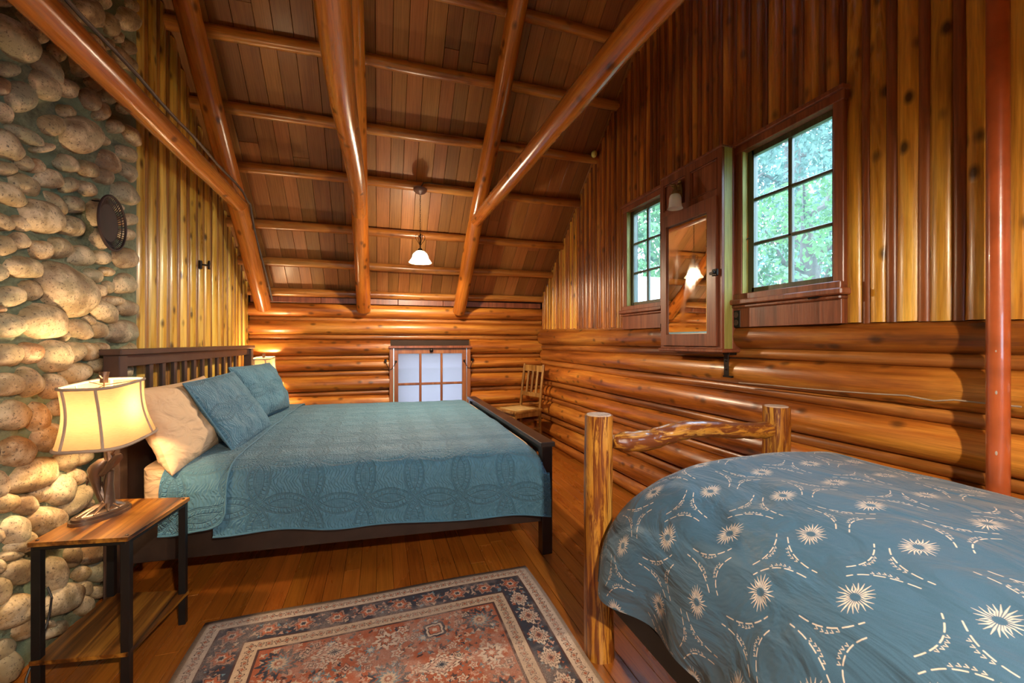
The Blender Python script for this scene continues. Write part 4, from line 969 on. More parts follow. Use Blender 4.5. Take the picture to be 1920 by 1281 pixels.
dv = mk('duvet', bb, M_DUVET, None, ang=180); tag(dv, 'puffy blue duvet printed with white feathery flowers and dashed outlines, on the log bed', 'duvet')
n_ = 40
bb = B(); bb.grid(lambda u, v: duvet_pt(u, 0)+Vector((0, .012*math.sin(PI*min(1, v*1.4))-.0*v, 0)) if v < 1e-6 else Vector((duvet_pt(u, 0).x, 1.43+.014*math.sin(PI*v*.6), duvet_pt(u, 0).z*(1-v)+min(duvet_pt(u, 0).z, .42)*v)), 90, 12, uv=lambda u, v: (u*dls[-1]/(IM_DUVET.size[0]/DS), -v*.3))
mk('foot_drop', bb, M_DUVET, dv, ang=180)

# ================================================== NIGHTSTANDS AND LAMPS
def nightstand(loc, label, P4):
    r = root('nightstand', loc, label, 'nightstand', 'rustic board nightstands'); loc = Vector(loc)
    ps = [Vector((x, y)) for x, y in P4]; c = sum(ps, Vector((0, 0)))/4
    mk('tabletop', B().prism([tuple(p) for p in ps], .536, .551), M_RUST, r, smooth=False)
    ins = [c+(p-c)*(1-.016/(p-c).length) for p in ps]
    mk('shelf', B().prism([tuple(c+(p-c)*.985) for p in ps], .122, .136), M_RUST, r, smooth=False)
    for p in ps:
        q = c+(p-c)*(1-.026/(p-c).length); d = .013
        lg = mk('leg', B().box((q.x-d, q.y-d, 0), (q.x+d, q.y+d, .536), .001), M_BLACK, r, smooth=False)
        s = c+(p-c)*(1-.024/(p-c).length); mk('screw', B().lathe([(.0055, 0), (.0055, .0015), (.003, .003), (0, .003)], (s.x, s.y, .551), 10), M_IRON, r)
    bb = B()
    for a, c2 in ((0, 3), (1, 2), (0, 1), (2, 3)): bar(bb, (*ins[a], .528), (*ins[c2], .528), .007, .007)
    mk('frame', bb, M_BLACK, r, smooth=False)
    return r
nightstand((-.99, 2.11, 0), 'small rustic brown nightstand with black legs below the near lamp', [(-1.165, 1.895), (-.858, 1.846), (-.813, 2.237), (-1.135, 2.312)])
nightstand((-1.08, 4.86, 0), 'rustic nightstand hidden behind the king bed under the far lamp', [(-1.24, 4.70), (-.95, 4.70), (-.95, 5.01), (-1.24, 5.01)])
LB = Vector((-1.065, 2.105, .551))
def LQ(u, v, dd=0.0):
    """a point of the near lamp: its own vertical plane facing the room, dd metres nearer"""
    D = 1.715-dd; dx = (u-960)/FPX; return Vector((D*(sn+dx*cs), D*(cs-dx*sn), CAMH+D*(640.5-v)/FPX))
lampr = root('table_lamp', LB, 'near bronze eagle table lamp with cream panelled shade on the nightstand', 'lamp', 'eagle table lamps')
def oval(p, a, c, yaw):
    return [tuple(Vector((p.x, p.y))+Vector((math.cos(t)*a*math.cos(yaw)-math.sin(t)*c*math.sin(yaw), math.cos(t)*a*math.sin(yaw)+math.sin(t)*c*math.cos(yaw)))) for t in np.linspace(0, 2*PI, 28, endpoint=False)]
yw = math.radians(66)
mk('base', B().prism(oval(LB, .108, .062, yw), .551, .563).prism(oval(LB, .100, .055, yw), .563, .573), M_BRONZE, lampr)
mound = B().ell((LB.x, LB.y, .573), (.088, .044, .012), Matrix.Rotation(yw, 4, 'Z'), 24, 12)
mk('mound', mound, M_BRONZE, lampr)
s0 = LQ(196, 950); s1 = LQ(203, 930); st = B()
st.tube([LQ(202, 955), LQ(203, 935), LQ(204, 910), LQ(206, 880), LQ(205, 856), LQ(200, 842)], [.027, .019, .015, .014, .013, .011], 12, jit=.10)
for k in range(11):
    a = k/11*2*PI; e = Vector((math.cos(a)*math.cos(yw)*.088-math.sin(a)*.046*math.sin(yw), math.cos(a)*math.sin(yw)*.088+math.sin(a)*.046*math.cos(yw), 0))
    base = LQ(200, 945); tip = LB+e*.95; tip.z = .574; mid = base.lerp(tip, .5); mid.z = .586
    st.tube([base+Vector((0, 0, .025)), base.lerp(tip, .2)+Vector((0, 0, .005)), mid, tip], [.010, .012, .0095, .004], 7)
st.tube([LQ(204, 858), LQ(212, 848), LQ(220, 838)], [.006, .004, .002], 6)
mk('stump', st, M_BRONZE, lampr)
eg = B()
eg.tube([LQ(192, 940, .012), LQ(186, 925, .016), LQ(181, 908, .020), LQ(178, 892, .022), LQ(182, 876, .022), LQ(192, 866, .018), LQ(198, 862, .014)], [.010, .013, .015, .021, .023, .017, .009], 14)
eg.ell(LQ(178, 882, .022), (.024, .020, .026), None, 14, 9)
egb = mk('eagle', eg, M_BRONZE, lampr)
hd = B().ell(LQ(170, 896, .024), (.014, .013, .015), None, 12, 8).tube([LQ(167, 900, .026), LQ(163, 905, .027), LQ(163, 911, .027)], [.007, .005, .001], 8)
mk('eagle_head', hd, M_BRONZE, egb)
def blade(p0, p1, w, nrm, n=10):
    b = B(); p0 = Vector(p0); p1 = Vector(p1); d = (p1-p0).normalized(); sx = d.cross(nrm).normalized()
    pts = []
    for i in range(n+1):
        t = i/n; ww = w*(.45+.9*t-1.25*max(0, t-.55)**1.0*1.0) if t < .97 else w*.18; pts.append((p0.lerp(p1, t)+sx*.0, ww))
    vs = []; 
    for (p, ww) in pts:
        for k in range(10):
            a = 2*PI*k/10; vs.append(p+sx*ww*math.cos(a)+Vector(nrm)*ww*.28*math.sin(a))
    fs = [(i*10+k, i*10+(k+1) % 10, (i+1)*10+(k+1) % 10, (i+1)*10+k) for i in range(n) for k in range(10)]+[tuple(range(10))[::-1], tuple(n*10+k for k in range(10))]
    return b.add(vs, fs)
fw = -Vector((sn-.95*cs, cs+.95*sn, 0)).normalized()
wgm = blade(LQ(188, 893, .028), LQ(228, 851, .022), .0175, fw); mk('wing', wgm, M_BRONZE, egb)
for k in range(5):
    o_ = (k-2)*2.2
    mk('feather', B().tube([LQ(193+o_, 890-o_*.2, .034), LQ(206+o_*.8, 874+o_*.3, .031), LQ(221-abs(o_)*.4, 857+abs(o_)*.5, .025)], [.0022, .0026, .0012], 5), M_BRONZE, egb)
mk('wing', blade(LQ(183, 876, .006), LQ(214, 851, -.004), .010, fw), M_BRONZE, egb)
mk('tail', B().tube([LQ(186, 905, .010), LQ(192, 925, .012), LQ(198, 942, .012)], [.012, .011, .006], 8), M_BRONZE, egb)
mk('branch', B().tube([LQ(190, 888, .012), LQ(200, 884, .014), LQ(213, 880, .012)], [.005, .006, .004], 8), M_BRONZE, lampr)
SCN = Vector((-1.055, 2.115, .85)); tilt = Matrix.Rotation(math.radians(3.2), 4, 'X')
def shade_pt(a, t, k=1.0):
    """cut-corner oval bell: a = angle, t = 0 bottom .. 1 top"""
    ln, dp = .172-.017*t-.030*math.sin(PI*t)*.55, .118-.028*t-.022*math.sin(PI*t)*.5; e = .52
    c, s = math.cos(a), math.sin(a); x = math.copysign(abs(c)**e, c)*dp*k; y = math.copysign(abs(s)**e, s)*ln*k
    return SCN+(tilt @ Vector((x, y+.020*(1-t), t*.232)))
sb = B(); sb.grid(lambda u, v: shade_pt(u*2*PI, v), 72, 14)
shd = mk('lamp_shade', sb, M_SHADE, lampr, ang=60)
rim = B().tube([shade_pt(k/72*2*PI, 0, 1.005) for k in range(73)], .0065, 8, caps=False)
mk('shade_rim', rim, M_TRIMTAPE, shd); mk('shade_rim', B().tube([shade_pt(k/72*2*PI, 1, 1.005) for k in range(73)], .0055, 8, caps=False), M_TRIMTAPE, shd)
for a_ in (PI*.06, PI*.40, PI*.60, PI, PI*1.40, PI*1.60):
    mk('shade_tape', B().tube([shade_pt(a_, t/14, 1.006) for t in range(15)], .0050, 6), M_TRIMTAPE, shd)
top_c = SCN+(tilt @ Vector((0, 0, .225)))
hz = B(); [hz.tube([top_c, shade_pt(a, .99)], .0018, 6) for a in (PI*.25, PI*.92, PI*1.58)]; hz.tube([top_c+Vector((0, 0, -.05)), top_c+Vector((0, 0, .012))], .003, 6)
mk('spider', hz, M_BRONZE, lampr); mk('socket', B().tube([LQ(203, 848)]+[Vector((SCN.x, SCN.y, z)) for z in (.86, .90)], .009, 8), M_BRONZE, lampr)
fz = B().tube([top_c+Vector((0, 0, .010)), top_c+Vector((0, 0, .030)), top_c+Vector((.001, .002, .054))], [.014, .013, .016], 10, jit=.12).tube([top_c+Vector((0, -.010, .030)), top_c+Vector((-.002, -.026, .044))], [.005, .002], 6)
mk('finial', fz, M_BRONZE, lampr)
mk('bulb', B().ell((L_TABLE.x, L_TABLE.y, L_TABLE.z-.01), (.022, .022, .030)), M_BULB, lampr)
# far lamp: the same lamp copied, part by part
def copy_tree(o, T, parent=None):
    c = dup(o, parent, T @ WM[o]); [copy_tree(ch, T, c) for ch in list(o.children)]; return c
lamp2 = copy_tree(lampr, Matrix.Translation((-.07, 2.735, 0)))
lamp2['label'] = 'far table lamp with cream shade, half hidden behind the blue sham by the back wall'
mk('cord', B().tube([P(89, 1101, X=-1.19), P(97, 1120, X=-1.17), P(94, 1145, X=-1.18), P(88, 1170, X=-1.18), (-1.19, 1.93, .06), (-1.17, 1.90, .008)], .0035, 6), M_WIRE); tag(bpy.data.objects['cord'], 'thin dark lamp cord hanging behind the near nightstand', 'cord')
# ================================================== RUG
RU = [Vector((-.735, 2.182)), Vector((.772, 2.212))]; rd = Vector((.018, -1)).normalized()*2.40
def rug_pt(u, v):
    p = RU[0].lerp(RU[1], u)+rd*v; z = .007+.0015*math.sin(u*17)*math.sin(v*13)
    p.x += .006*math.sin(v*14)*(u-.5)*2; p.y += .004*math.sin(u*11)
    return Vector((p.x, p.y, z))
bb = B(); bb.grid(rug_pt, 40, 60, uv=lambda u, v: (u, v))
rug = mk('rug', bb, M_RUG, None, ang=180); so = rug.modifiers.new('thickness', 'SOLIDIFY'); so.thickness = .006; so.offset = 1 if rug.data.polygons[0].normal.z < 0 else -1
tag(rug, 'faded red and navy patterned area rug on the wooden floor between the beds', 'rug')
# ================================================== CHAIR IN THE CORNER
ch = root('side_chair', (1.56, 4.72, 0), 'oak chair with slatted back and woven seat in the far corner', 'chair')
ca = math.radians(200-90-0); fx = Vector((-.94, -.34, 0)); fy = Vector((.34, -.94, 0))    # front, and the side nearer the viewer
CM = Matrix((fx, fy, Vector((0, 0, 1)))).transposed().to_4x4(); CM = Matrix.Translation((1.56, 4.72, 0)) @ CM
def cp(x, y, z): return CM @ Vector((x, y, z))
for s in (-1, 1):
    mk('rear_leg', B().tube([cp(-.215, s*.175, 0), cp(-.185, s*.178, .25), cp(-.18, s*.18, .46), cp(-.205, s*.178, .70), cp(-.245, s*.176, .975)], .0175, 4), M_OAK, ch, smooth=False)
    mk('front_leg', B().tube([cp(.19, s*.185, 0), cp(.185, s*.185, .44)], .019, 4), M_OAK, ch, smooth=False)
mk('crest_rail', bar(B(), cp(-.238, -.165, .925), cp(-.238, .165, .925), .009, .038), M_OAK, ch, smooth=False)
mk('lower_back_rail', bar(B(), cp(-.196, -.165, .615), cp(-.196, .165, .615), .009, .026), M_OAK, ch, smooth=False)
for y in (-.085, 0, .085): mk('back_slat', B().tube([cp(-.197, y, .63), cp(-.236, y, .90)], .017, 4, sq=1), M_OAK, ch, smooth=False)
seatf = B(); 
for a, c in (((-.19, -.19), (.215, -.205)), ((-.19, .19), (.215, .205)), ((-.18, -.19), (-.18, .19)), ((.205, -.205), (.205, .205))):
    bar(seatf, cp(*a, .455), cp(*c, .455), .028, .013)
    bar(seatf, cp(a[0]*.98, a[1]*.97, .415), cp(c[0]*.95, c[1]*.93, .415), .009, .030)
mk('seat_frame', seatf, M_OAK, ch, smooth=False)
bb = B(); bb.grid(lambda u, v: cp(-.165+.345*u, -.172+.344*v, .462+.008*math.sin(PI*u)*math.sin(PI*v)), 12, 12); mk('woven_seat', bb, M_CUSH, ch)
for z in (.14, .24):
    for s in (-1, 1): mk('stretcher', B().tube([cp(-.185, s*.178, z), cp(.185, s*.185, z)], .009, 8), M_OAK, ch)
mk('stretcher', B().tube([cp(.185, -.185, .19), cp(.185, .185, .19)], .009, 8), M_OAK, ch); mk('stretcher', B().tube([cp(-.186, -.178, .2), cp(-.186, .178, .2)], .009, 8), M_OAK, ch)
# ================================================== CABINET BETWEEN THE WINDOWS
cx, cyn, cyf, cz0, cz1 = 1.862, 1.934, 2.482, 1.186, 2.378
cab = root('wall_cabinet', (1.92, (cyn+cyf)/2, cz0), 'red brown wall cabinet with an old mirror door, hung between the two windows', 'cabinet')
def cb(n, lo, hi, m=M_TRIM, bev=.002, par=cab): return mk(n, B().box(lo, hi, bev), m, par, smooth=False)
cb('side_panel', (cx+.018, cyn, cz0+.012), (XR+.02, cyn+.016, cz1), M_TRIM_LIT); cb('side_panel', (cx+.018, cyf-.016, cz0+.012), (XR+.02, cyf, cz1))  # near side is brown too; its yellow green is painted window light
cb('edge_strip', (XR-.035, cyn-.003, cz0+.012), (XR+.022, cyn+.001, cz1))
cb('back_panel', (XR-.01, cyn+.01, cz0+.012), (XR, cyf-.01, cz1), M_GAP)
cb('bottom_ledge', (cx-.014, cyn-.012, cz0), (XR+.02, cyf+.012, cz0+.022), bev=.005)
cb('top_board', (cx-.004, cyn-.003, cz1-.014), (XR+.02, cyf+.003, cz1), bev=.003)
# face frame
zt = 2.005; fr = B()
fr.box((cx, cyn, cz0+.022), (cx+.018, cyn+.036, cz1-.014), .001).box((cx, cyf-.030, cz0+.022), (cx+.018, cyf, cz1-.014), .001)
fr.box((cx, cyn+.036, cz1-.062), (cx+.018, cyf-.03, cz1-.014), .001).box((cx, cyn+.036, 2.100), (cx+.018, cyf-.03, 2.135), .001).box((cx, 2.195, 2.135), (cx+.018, 2.235, cz1-.06), .001)
fr.box((cx, cyn+.036, cz0+.022), (cx+.018, cyf-.03, cz0+.035), .001)
mk('face_frame', fr, M_TRIM, cab, smooth=False)
for (a, c) in ((cyn+.036, 2.195), (2.235, cyf-.030)):
    pn = cb('upper_panel', (cx+.012, a, 2.135), (cx+.018, c, cz1-.06), M_TRIM)
    mb = B(); 
    for lo, hi in (((cx+.001, a, 2.135), (cx+.012, c, 2.147)), ((cx+.001, a, cz1-.074), (cx+.012, c, cz1-.062)), ((cx+.001, a, 2.135), (cx+.012, a+.012, cz1-.062)), ((cx+.001, c-.012, 2.135), (cx+.012, c, cz1-.062))): mb.box(lo, hi, .005)
    mk('moulding', mb, M_TRIM, pn, smooth=False)
dy0, dy1, dz0, dz1 = cyn+.030, cyf-.022, cz0+.036, 2.095
dr = mk('door', B().box((cx-.016, dy0, dz0), (cx+.002, dy0+.072, dz1), .002).box((cx-.016, dy1-.055, dz0), (cx+.002, dy1, dz1), .002).box((cx-.016, dy0+.07, dz0), (cx+.002, dy1-.05, dz0+.075), .002).box((cx-.016, dy0+.07, dz1-.075), (cx+.002, dy1-.05, dz1), .002), M_TRIM, cab, smooth=False)
my0, my1, mz0, mz1 = dy0+.070, dy1-.053, dz0+.073, dz1-.073; bvl = .016
mirror = B().add([(cx-.005, my0+bvl, mz0+bvl), (cx-.005, my1-bvl, mz0+bvl), (cx-.005, my1-bvl, mz1-bvl), (cx-.005, my0+bvl, mz1-bvl), (cx-.001, my0, mz0), (cx-.001, my1, mz0), (cx-.001, my1, mz1), (cx-.001, my0, mz1)],
                 [(0,1,2,3), (4,5,1,0), (5,6,2,1), (6,7,3,2), (7,4,0,3)])
mk('mirror', mirror, M_MIRROR, dr, smooth=False)
for z in (dz0+.10, dz1-.14): mk('hinge', B().tube([(cx-.012, dy1+.003, z), (cx-.012, dy1+.003, z+.05)], .005, 8), M_IRON, dr)
mk('latch', B().box((cx-.026, cyn+.012, 1.628), (cx-.010, cyn+.052, 1.668), .004).box((cx-.020, cyn+.050, 1.640), (cx-.010, cyn+.080, 1.656), .003).lathe([(.0, 0), (.009, 0), (.009, .014), (0, .016)], (cx-.026, cyn+.028, 1.648), 12, Matrix.Rotation(-PI/2, 4, 'Y')), M_IRON, dr)
mk('bracket', B().box((XR-.046, cyn+.018, 1.045), (XR-.038, cyn+.052, 1.175), .002).box((XR-.046, cyn+.010, 1.172), (XR+.01, cyn+.060, 1.184), .002).lathe([(0, .006), (.006, .004), (.008, 0)], (XR-.046, cyn+.035, 1.09), 10, Matrix.Rotation(-PI/2, 4, 'Y')).lathe([(0, .006), (.006, .004), (.008, 0)], (XR-.046, cyn+.035, 1.14), 10, Matrix.Rotation(-PI/2, 4, 'Y')).box((XR-.055, cyn-.012, 1.042), (XR-.035, cyn+.050, 1.052), .002), M_IRON, cab, smooth=False)
# sconce on the cabinet
scn = root('wall_sconce', (cx, 2.31, 2.20), 'brass wall sconce with a frosted white bell shade, on the upper cabinet panel', 'light')
bp = B().ell((cx-.006, 2.285, 2.215), (.014, .030, .082), None, 14, 12)
for k in range(7): bp.ell((cx-.018, 2.285+.018*math.sin(k*1.9), 2.15+k*.022), (.010, .013, .013), None, 8, 6)
mk('back_plate', bp, M_BRASS, scn)
SP = P(1266, 378, X=1.785)
mk('arm', B().tube([(cx-.012, 2.285, 2.205), (cx-.045, 2.285, 2.24), (cx-.07, 2.288, 2.262), (SP.x-.004, SP.y, SP.z+.105), (SP.x, SP.y, SP.z+.085)], [.007, .006, .006, .007, .008], 10), M_BRASS, scn)
mk('socket', B().lathe([(.0, .100), (.010, .098), (.013, .085), (.011, .075), (.020, .066), (.026, .050), (.027, .040)], SP, 18), M_BRASS, scn)
mk('glass_shade', B().lathe([(.024, .046), (.032, .038), (.037, .020), (.038, -.010), (.040, -.030), (.045, -.042), (.047, -.046), (.044, -.045), (.036, -.030), (.034, .018), (.024, .040)], SP, 28), M_OPAL, scn)
# outlet
oc = P(1381, 598, X=XR-.022)
ot = root('power_outlet', (XR-.02, oc.y, oc.z), 'dark brown double power outlet beside the wall cabinet, under the near window sill', 'outlet')
mk('cover_plate', B().box((XR-.026, oc.y-.030, oc.z-.050), (XR+.005, oc.y+.030, oc.z+.050), .004), M_BLACK, ot, smooth=False)
for dz in (-.022, .022):
    rc = mk('receptacle', B().lathe([(.0, .003), (.0155, .0025), (.0165, 0)], (XR-.026, oc.y, oc.z+dz), 20, Matrix.Rotation(-PI/2, 4, 'Y')), plain('worn brown bakelite', (.09,.05,.035), .3), ot)
    sl = B(); sl.box((XR-.0295, oc.y-.007, oc.z+dz), (XR-.0285, oc.y-.005, oc.z+dz+.008)).box((XR-.0295, oc.y+.005, oc.z+dz), (XR-.0285, oc.y+.007, oc.z+dz+.008)); mk('slots', sl, M_WIRE, rc, smooth=False)
# ================================================== PENDANT
def pendant(loc, label, ztop, frost):
    x, y, z = loc; r = root('pendant_light', (x, y, ztop), label, 'light', 'scrollwork pendant lights')
    mk('canopy', B().lathe([(.0, -.052), (.006, -.050), (.010, -.046), (.042, -.034), (.058, -.018), (.062, -.004), (.062, .004), (.0, .006)], (x, y, ztop), 28), plain('mauve brown metal', (.20,.12,.10), .4, .3), r)
    n = int((ztop-.05-(z+.235))/.020)
    for k in range(n):
        zc = ztop-.056-k*.0205; M = Matrix.Rotation(PI/2*(k % 2)+.4, 4, 'Z'); pts = [M @ Vector((.0055*math.cos(a), 0, .0125*math.sin(a))) + Vector((x, y, zc)) for a in np.linspace(0, 2*PI, 11)]
        if k == 0: ch_ = B()
        ch_.tube(pts, .0016, 5, caps=False)
    mk('chain', ch_, M_IRON, r)
    mk('stem', B().tube([(x, y, z+.235), (x, y, z+.09)], .0055, 8).lathe([(.0, .020), (.018, .012), (.024, -.004)], (x, y, z+.085), 16), M_IRON, r)
    for q in range(4):
        a = q*PI/2+.3; d = Vector((math.cos(a), math.sin(a), 0)); c = Vector((x, y, z))
        pts = [c+d*rr_+Vector((0, 0, zz)) for rr_, zz in ((.004, .130), (.018, .150), (.040, .180), (.047, .203), (.040, .220), (.022, .222), (.012, .210), (.004, .190))]
        mk('scroll', B().tube(pts, .0024, 6), M_IRON, r)
        arc = [c+d*rr_+Vector((0, 0, zz)) for rr_, zz in ((.022, .080), (.046, .070), (.062, .052), (.073, .028), (.082, .004))]
        pl = [p+Vector((-d.y, d.x, 0))*w for p, w in zip(arc, (.0, .020, .026, .018, .0))]; pr = [p-Vector((-d.y, d.x, 0))*w for p, w in zip(arc, (.0, .020, .026, .018, .0))]
        mk('cage_wire', B().tube(pl, .0018, 5).tube(pr, .0018, 5), M_IRON, r)
    mk('glass_shade', B().lathe([(.022, .078), (.040, .070), (.058, .052), (.068, .030), (.074, .008), (.086, -.006), (.098, -.022), (.101, -.030), (.097, -.030), (.083, -.010), (.071, .006), (.064, .030), (.054, .050), (.038, .066), (.022, .074)], (x, y, z), 36), frost, r)
    mk('bulb', B().ell((x, y, z+.012), (.020, .020, .026)), M_BULB, r)
pendant((.351, 3.90, 1.995), 'pendant light hanging on a chain from a ceiling purlin, lit, between the beams', 2.632, M_FROST)
pendant((.45, -.75, 1.995), 'added pendant light, unseen near the front gable, lighting the room from behind the viewer', 2.50, M_FROST_ADDED)
tag(mk('ceiling_cord', B().tube([(.36, 3.91, 2.66), (.38, 3.93, 2.705), (.42, 3.955, 2.72), (.55, 3.955, 2.712), (.70, 3.95, 2.70), (.86, 3.95, 2.69)], .006, 6), M_CONDUIT), 'braided cord running from the pendant canopy along the purlin', 'cord')
# ================================================== WALL PIECES ON THE LEFT
PC = Vector((-1.205, 2.43, 1.80)); PR = Matrix.Translation(PC) @ Matrix.Rotation(math.radians(4), 4, 'Z') @ Matrix.Rotation(PI/2, 4, 'Y')
pr_ = root('wall_plate', PC, 'round dark brown metal plate with a pierced rim, hung on the cobblestone chimney', 'decoration')
pb_ = B().lathe([(.0, -.004), (.080, -.004), (.086, .0), (.086, .004), (.080, .002), (.0, .002)], (0,0,0), 40, PR); mk('disc', pb_, M_PLATE, pr_)
mk('rim', B().tube([PR @ Vector((.124*math.cos(a), .124*math.sin(a), .018)) for a in np.linspace(0, 2*PI, 49)], .0055, 7, caps=False).tube([PR @ Vector((.106*math.cos(a), .106*math.sin(a), .010)) for a in np.linspace(0, 2*PI, 49)], .0022, 6, caps=False), M_PLATE, pr_)
rb = B()
for k in range(56):
    a = k/56*2*PI; rb.tube([PR @ Vector((.084*math.cos(a), .084*math.sin(a), .003)), PR @ Vector((.106*math.cos(a+.05), .106*math.sin(a+.05), .011)), PR @ Vector((.123*math.cos(a+.11), .123*math.sin(a+.11), .018))], .0020, 4)
sp_ = mk('pierced_band', rb, M_PLATE, pr_, ang=60); sp_['kind'] = 'stuff'
mk('nail', B().tube([PC+Vector((-.06, 0, .1)), PC+Vector((.0, 0, .1))], .003, 6), M_IRON, pr_)
hk = root('coat_hook', (XL+.01, 3.85, 1.80), 'small black iron hook fixed on the yellow slatted wall', 'hook')
h0, h1 = P(378, 497, X=XL+.03), P(392, 497, X=XL+.055)
mk('back_plate', B().box((XL+.01, h0.y-.010, h0.z-.030), (XL+.032, h0.y+.014, h0.z+.034), .004), M_IRON, hk, smooth=False)
mk('arm', B().tube([h0+Vector((-.01, 0, .005)), h1+Vector((0, 0, -.005))], .007, 8), M_IRON, hk)
mk('knob', B().tube([h1+Vector((0, 0, -.034)), h1+Vector((0, 0, -.01)), h1+Vector((0, 0, .012)), h1+Vector((.0, 0, .032))], [.009, .006, .010, .007], 10), M_IRON, hk)
# ================================================== PIPE AND SMALL THINGS ON THE RIGHT
pp = root('standpipe', (1.868, .812, 0), 'glossy rust red vertical pipe against the right wall beside the log bed', 'pipe')
mk('pipe', B().lathe([(.0268, 0), (.0268, 1.1), (.0266, 2.2), (.0268, zp(.812)+.02)], (1.868, .812, .0), 28), M_PIPE, pp)
for z, s in ((.90, .6), (1.09, .55), (1.22, .35)):
    mk('chipped_paint', B().ell((1.8430, .806, z), (.0016, .005*s*1.4, .014*s), None, 8, 6), plain('bare primer', (.45,.36,.30), .7), pp)
mk('floor_flange', B().lathe([(.03, 0), (.055, 0), (.055, .006), (.03, .012)], (1.868, .812, 0), 24), M_PIPE, pp)
sp = P(1114, 289, X=1.93)
bb = B(); bb.ell(sp, (.028, .030, .034), None, 10, 8); mk('foam_filler', bb, M_DISH, None, ang=30); tag(bpy.data.objects['foam_filler'], 'lump of yellow foam filling where a purlin meets the right wall', 'foam')
cabp = [P(1385, 718, X=1.930), P(1440, 722, X=1.928), P(1500, 728, X=1.926), P(1560, 733, X=1.925), P(1630, 738, X=1.925), P(1700, 742, X=1.924), P(1752, 752, X=1.923), P(1790, 750, X=1.923), P(1852, 757, X=1.922), P(1915, 763, X=1.922)]
tag(mk('wire', B().tube(cabp, .0030, 6), plain('grey flex', (.40,.30,.22), .5)), 'thin grey cable running along the right wall logs from the cabinet bracket', 'cable')
# ================================================== OUTSIDE
def leaf_mat(name, a, c):
    m, nt, p = new_mat(name); oi = N(nt, 'ShaderNodeTexNoise', i_Scale=1.6, i_Detail=5.0); nt.links.new(coords(nt, (1,1,1), False), oi.inputs['Vector'])
    col = ramp(nt, oi.outputs[0], [(.35, a), (.6, c)]); nt.links.new(col, p.inputs['Base Color']); p.inputs['Roughness'].default_value = .5
    t = N(nt, 'ShaderNodeBsdfTranslucent'); nt.links.new(col, t.inputs[0]); x = nt.nodes.new('ShaderNodeMixShader'); x.inputs[0].default_value = .45
    nt.links.new(p.outputs[0], x.inputs[1]); nt.links.new(t.outputs[0], x.inputs[2]); nt.links.new(x.outputs[0], nt.nodes['Material Output'].inputs[0]); return m
M_LEAF1 = leaf_mat('bright leaves', (.022,.075,.012), (.12,.23,.065)); M_LEAF2 = leaf_mat('blue green needles', (.018,.052,.036), (.14,.23,.17))
M_TRUNK = plain('rough bark', (.10,.07,.05), .9, bmp=.5, bsc=20)
def tree(name, loc, h, rad, mat, label, n, size, conifer=False):
    r = root(name, loc, label, 'tree', 'trees outside the windows'); x, y, _ = loc; rg = np.random.default_rng(int(abs(x*31+y*7)))
    tr = B().tube([(x, y, -.5), (x+.05, y, h*.5), (x, y+.05, h*.97)], [.22, .14, .03], 10)
    for k in range(14):
        a = k*2.4; z = h*(.18+.055*k); L = rad*(1.0-.6*k/14); tr.tube([(x, y, z), (x+L*math.cos(a)*.5, y+L*math.sin(a)*.5, z+.1), (x+L*math.cos(a)*.9, y+L*math.sin(a)*.9, z+(-.4 if conifer else .5))], [.05, .03, .01], 5)
    mk('trunk', tr, M_TRUNK, r)
    t = rg.random(n)**.8; hh = h*(.08+.92*t); env = rad*((1-t)*.95+.08) if conifer else rad*np.sqrt(np.clip(1-(2*t-1)**2*.8, 0, 1))
    an = rg.random(n)*2*PI; rr_ = env*(.35+.65*rg.random(n)**.5)*(1+.35*np.sin(an*5+hh*4)); c = np.stack([x+rr_*np.cos(an), y+rr_*np.sin(an), hh-(rr_*.35 if conifer else 0)], 1)
    d1 = rg.normal(size=(n, 3)); d1 /= np.linalg.norm(d1, axis=1)[:, None]; d2 = rg.normal(size=(n, 3)); d2 -= d1*(d1*d2).sum(1)[:, None]; d2 /= np.linalg.norm(d2, axis=1)[:, None]
    sz = size*(.5+rg.random(n)); v = np.empty((n, 4, 3)); v[:, 0] = c-d1*sz[:, None]; v[:, 1] = c+d2*sz[:, None]*.45; v[:, 2] = c+d1*sz[:, None]; v[:, 3] = c-d2*sz[:, None]*.45
    me = bpy.data.meshes.new('foliage'); me.from_pydata(v.reshape(-1, 3), [], np.arange(n*4).reshape(n, 4)); me.materials.append(mat)
    o = bpy.data.objects.new('foliage', me); place(o, r, Matrix()); o['kind'] = 'stuff'
tree('conifer', (8.0, 6.5, 0), 11, 2.3, M_LEAF2, 'blue green conifer filling the panes of the near window', 30000, .06, True)
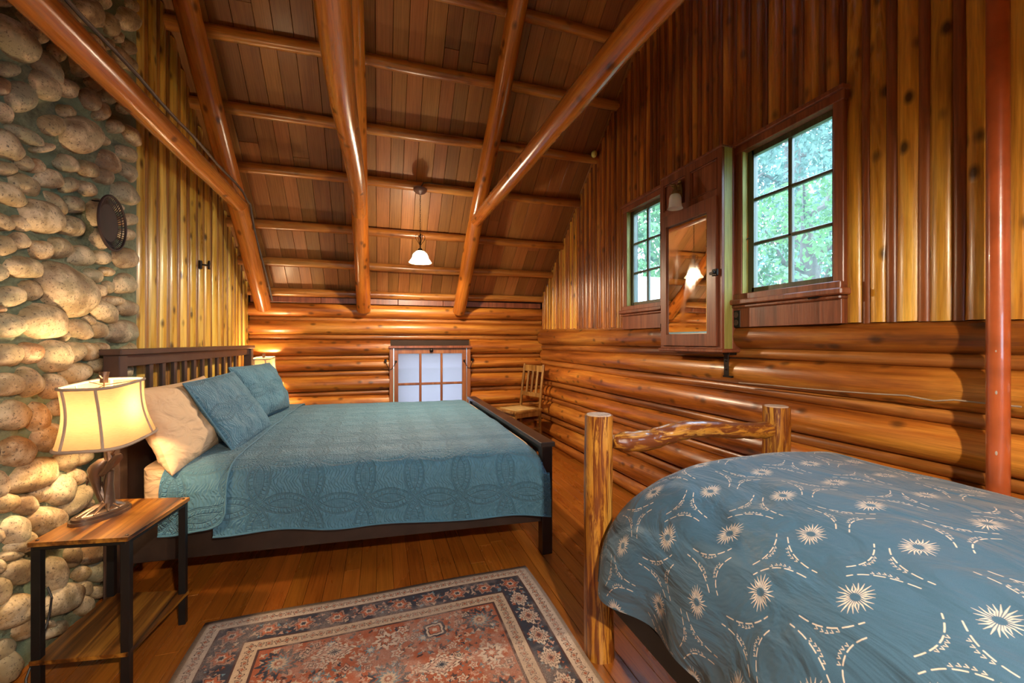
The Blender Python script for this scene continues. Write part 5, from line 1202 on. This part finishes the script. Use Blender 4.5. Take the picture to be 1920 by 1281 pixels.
tree('conifer', (20.5, 16.0, 0), 19, 3.0, M_LEAF2, 'blue green conifer seen farther off behind the first, past the near window', 9000, .16, True)
tree('conifer', (15.6, 8.0, 0), 15, 2.8, M_LEAF2, 'blue green conifer far off in the right panes of the near window', 9000, .14, True)
tree('leafy_tree', (4.9, 3.75, 0), 3.1, .9, M_LEAF1, 'bright green bush low in the near window', 7000, .035)
tree('leafy_tree', (11.5, 18.6, 0), 13, 3.6, M_LEAF1, 'bright green leafy tree behind the neighbouring cabin in the far window', 14000, .17)
tree('leafy_tree', (5.5, -2.5, 0), 4.5, 1.6, M_LEAF1, 'bright green tree beyond the window beside the viewer', 3000, .12)
gm = leaf_mat('grass', (.06,.14,.03), (.14,.26,.07))
tag(mk('ground', B().box((2.6, -12, -.7), (30, 30, -.6)).box((-30, -20, -.7), (2.6, -2.6, -.6)).box((-30, 5.6, -.7), (2.6, 30, -.6)), gm, smooth=False), kind='structure')
nb = root('neighbour_cabin', (8.6, 12.4, -.6), 'neighbouring cabin with a pale grey roof, low in the far window', 'building')
bx0, bx1, by0, by1, ez, rz = 7.0, 12.0, 10.6, 14.0, 2.25, 3.35
xm = (by0+by1)/2
mk('wall', B().box((bx0, by0, -.6), (bx1, by1, ez)).add([(bx0, by0, ez), (bx0, by1, ez), (bx0, xm, rz)], [(0,1,2)]), plain('dark grey boards', (.10,.10,.13), .8), nb, smooth=False)
for sgn, ye in ((-1, by0-.35), (1, by1+.35)):
    zE = ez-.22
    rf = mk('roof', B().add([(bx0-.35, xm, rz+.02), (bx1+.35, xm, rz+.02), (bx1+.35, ye, zE), (bx0-.35, ye, zE), (bx0-.35, xm, rz+.10), (bx1+.35, xm, rz+.10), (bx1+.35, ye, zE+.08), (bx0-.35, ye, zE+.08)], [(0,1,2,3),(4,7,6,5),(0,4,5,1),(1,5,6,2),(2,6,7,3),(3,7,4,0)]), plain('pale metal roof', (.62,.64,.66), .45), nb, smooth=False)
mk('window', B().box((bx0-.03, 11.6, 1.0), (bx0, 12.2, 1.8)), plain('pale window', (.5,.55,.6), .2), nb, smooth=False)
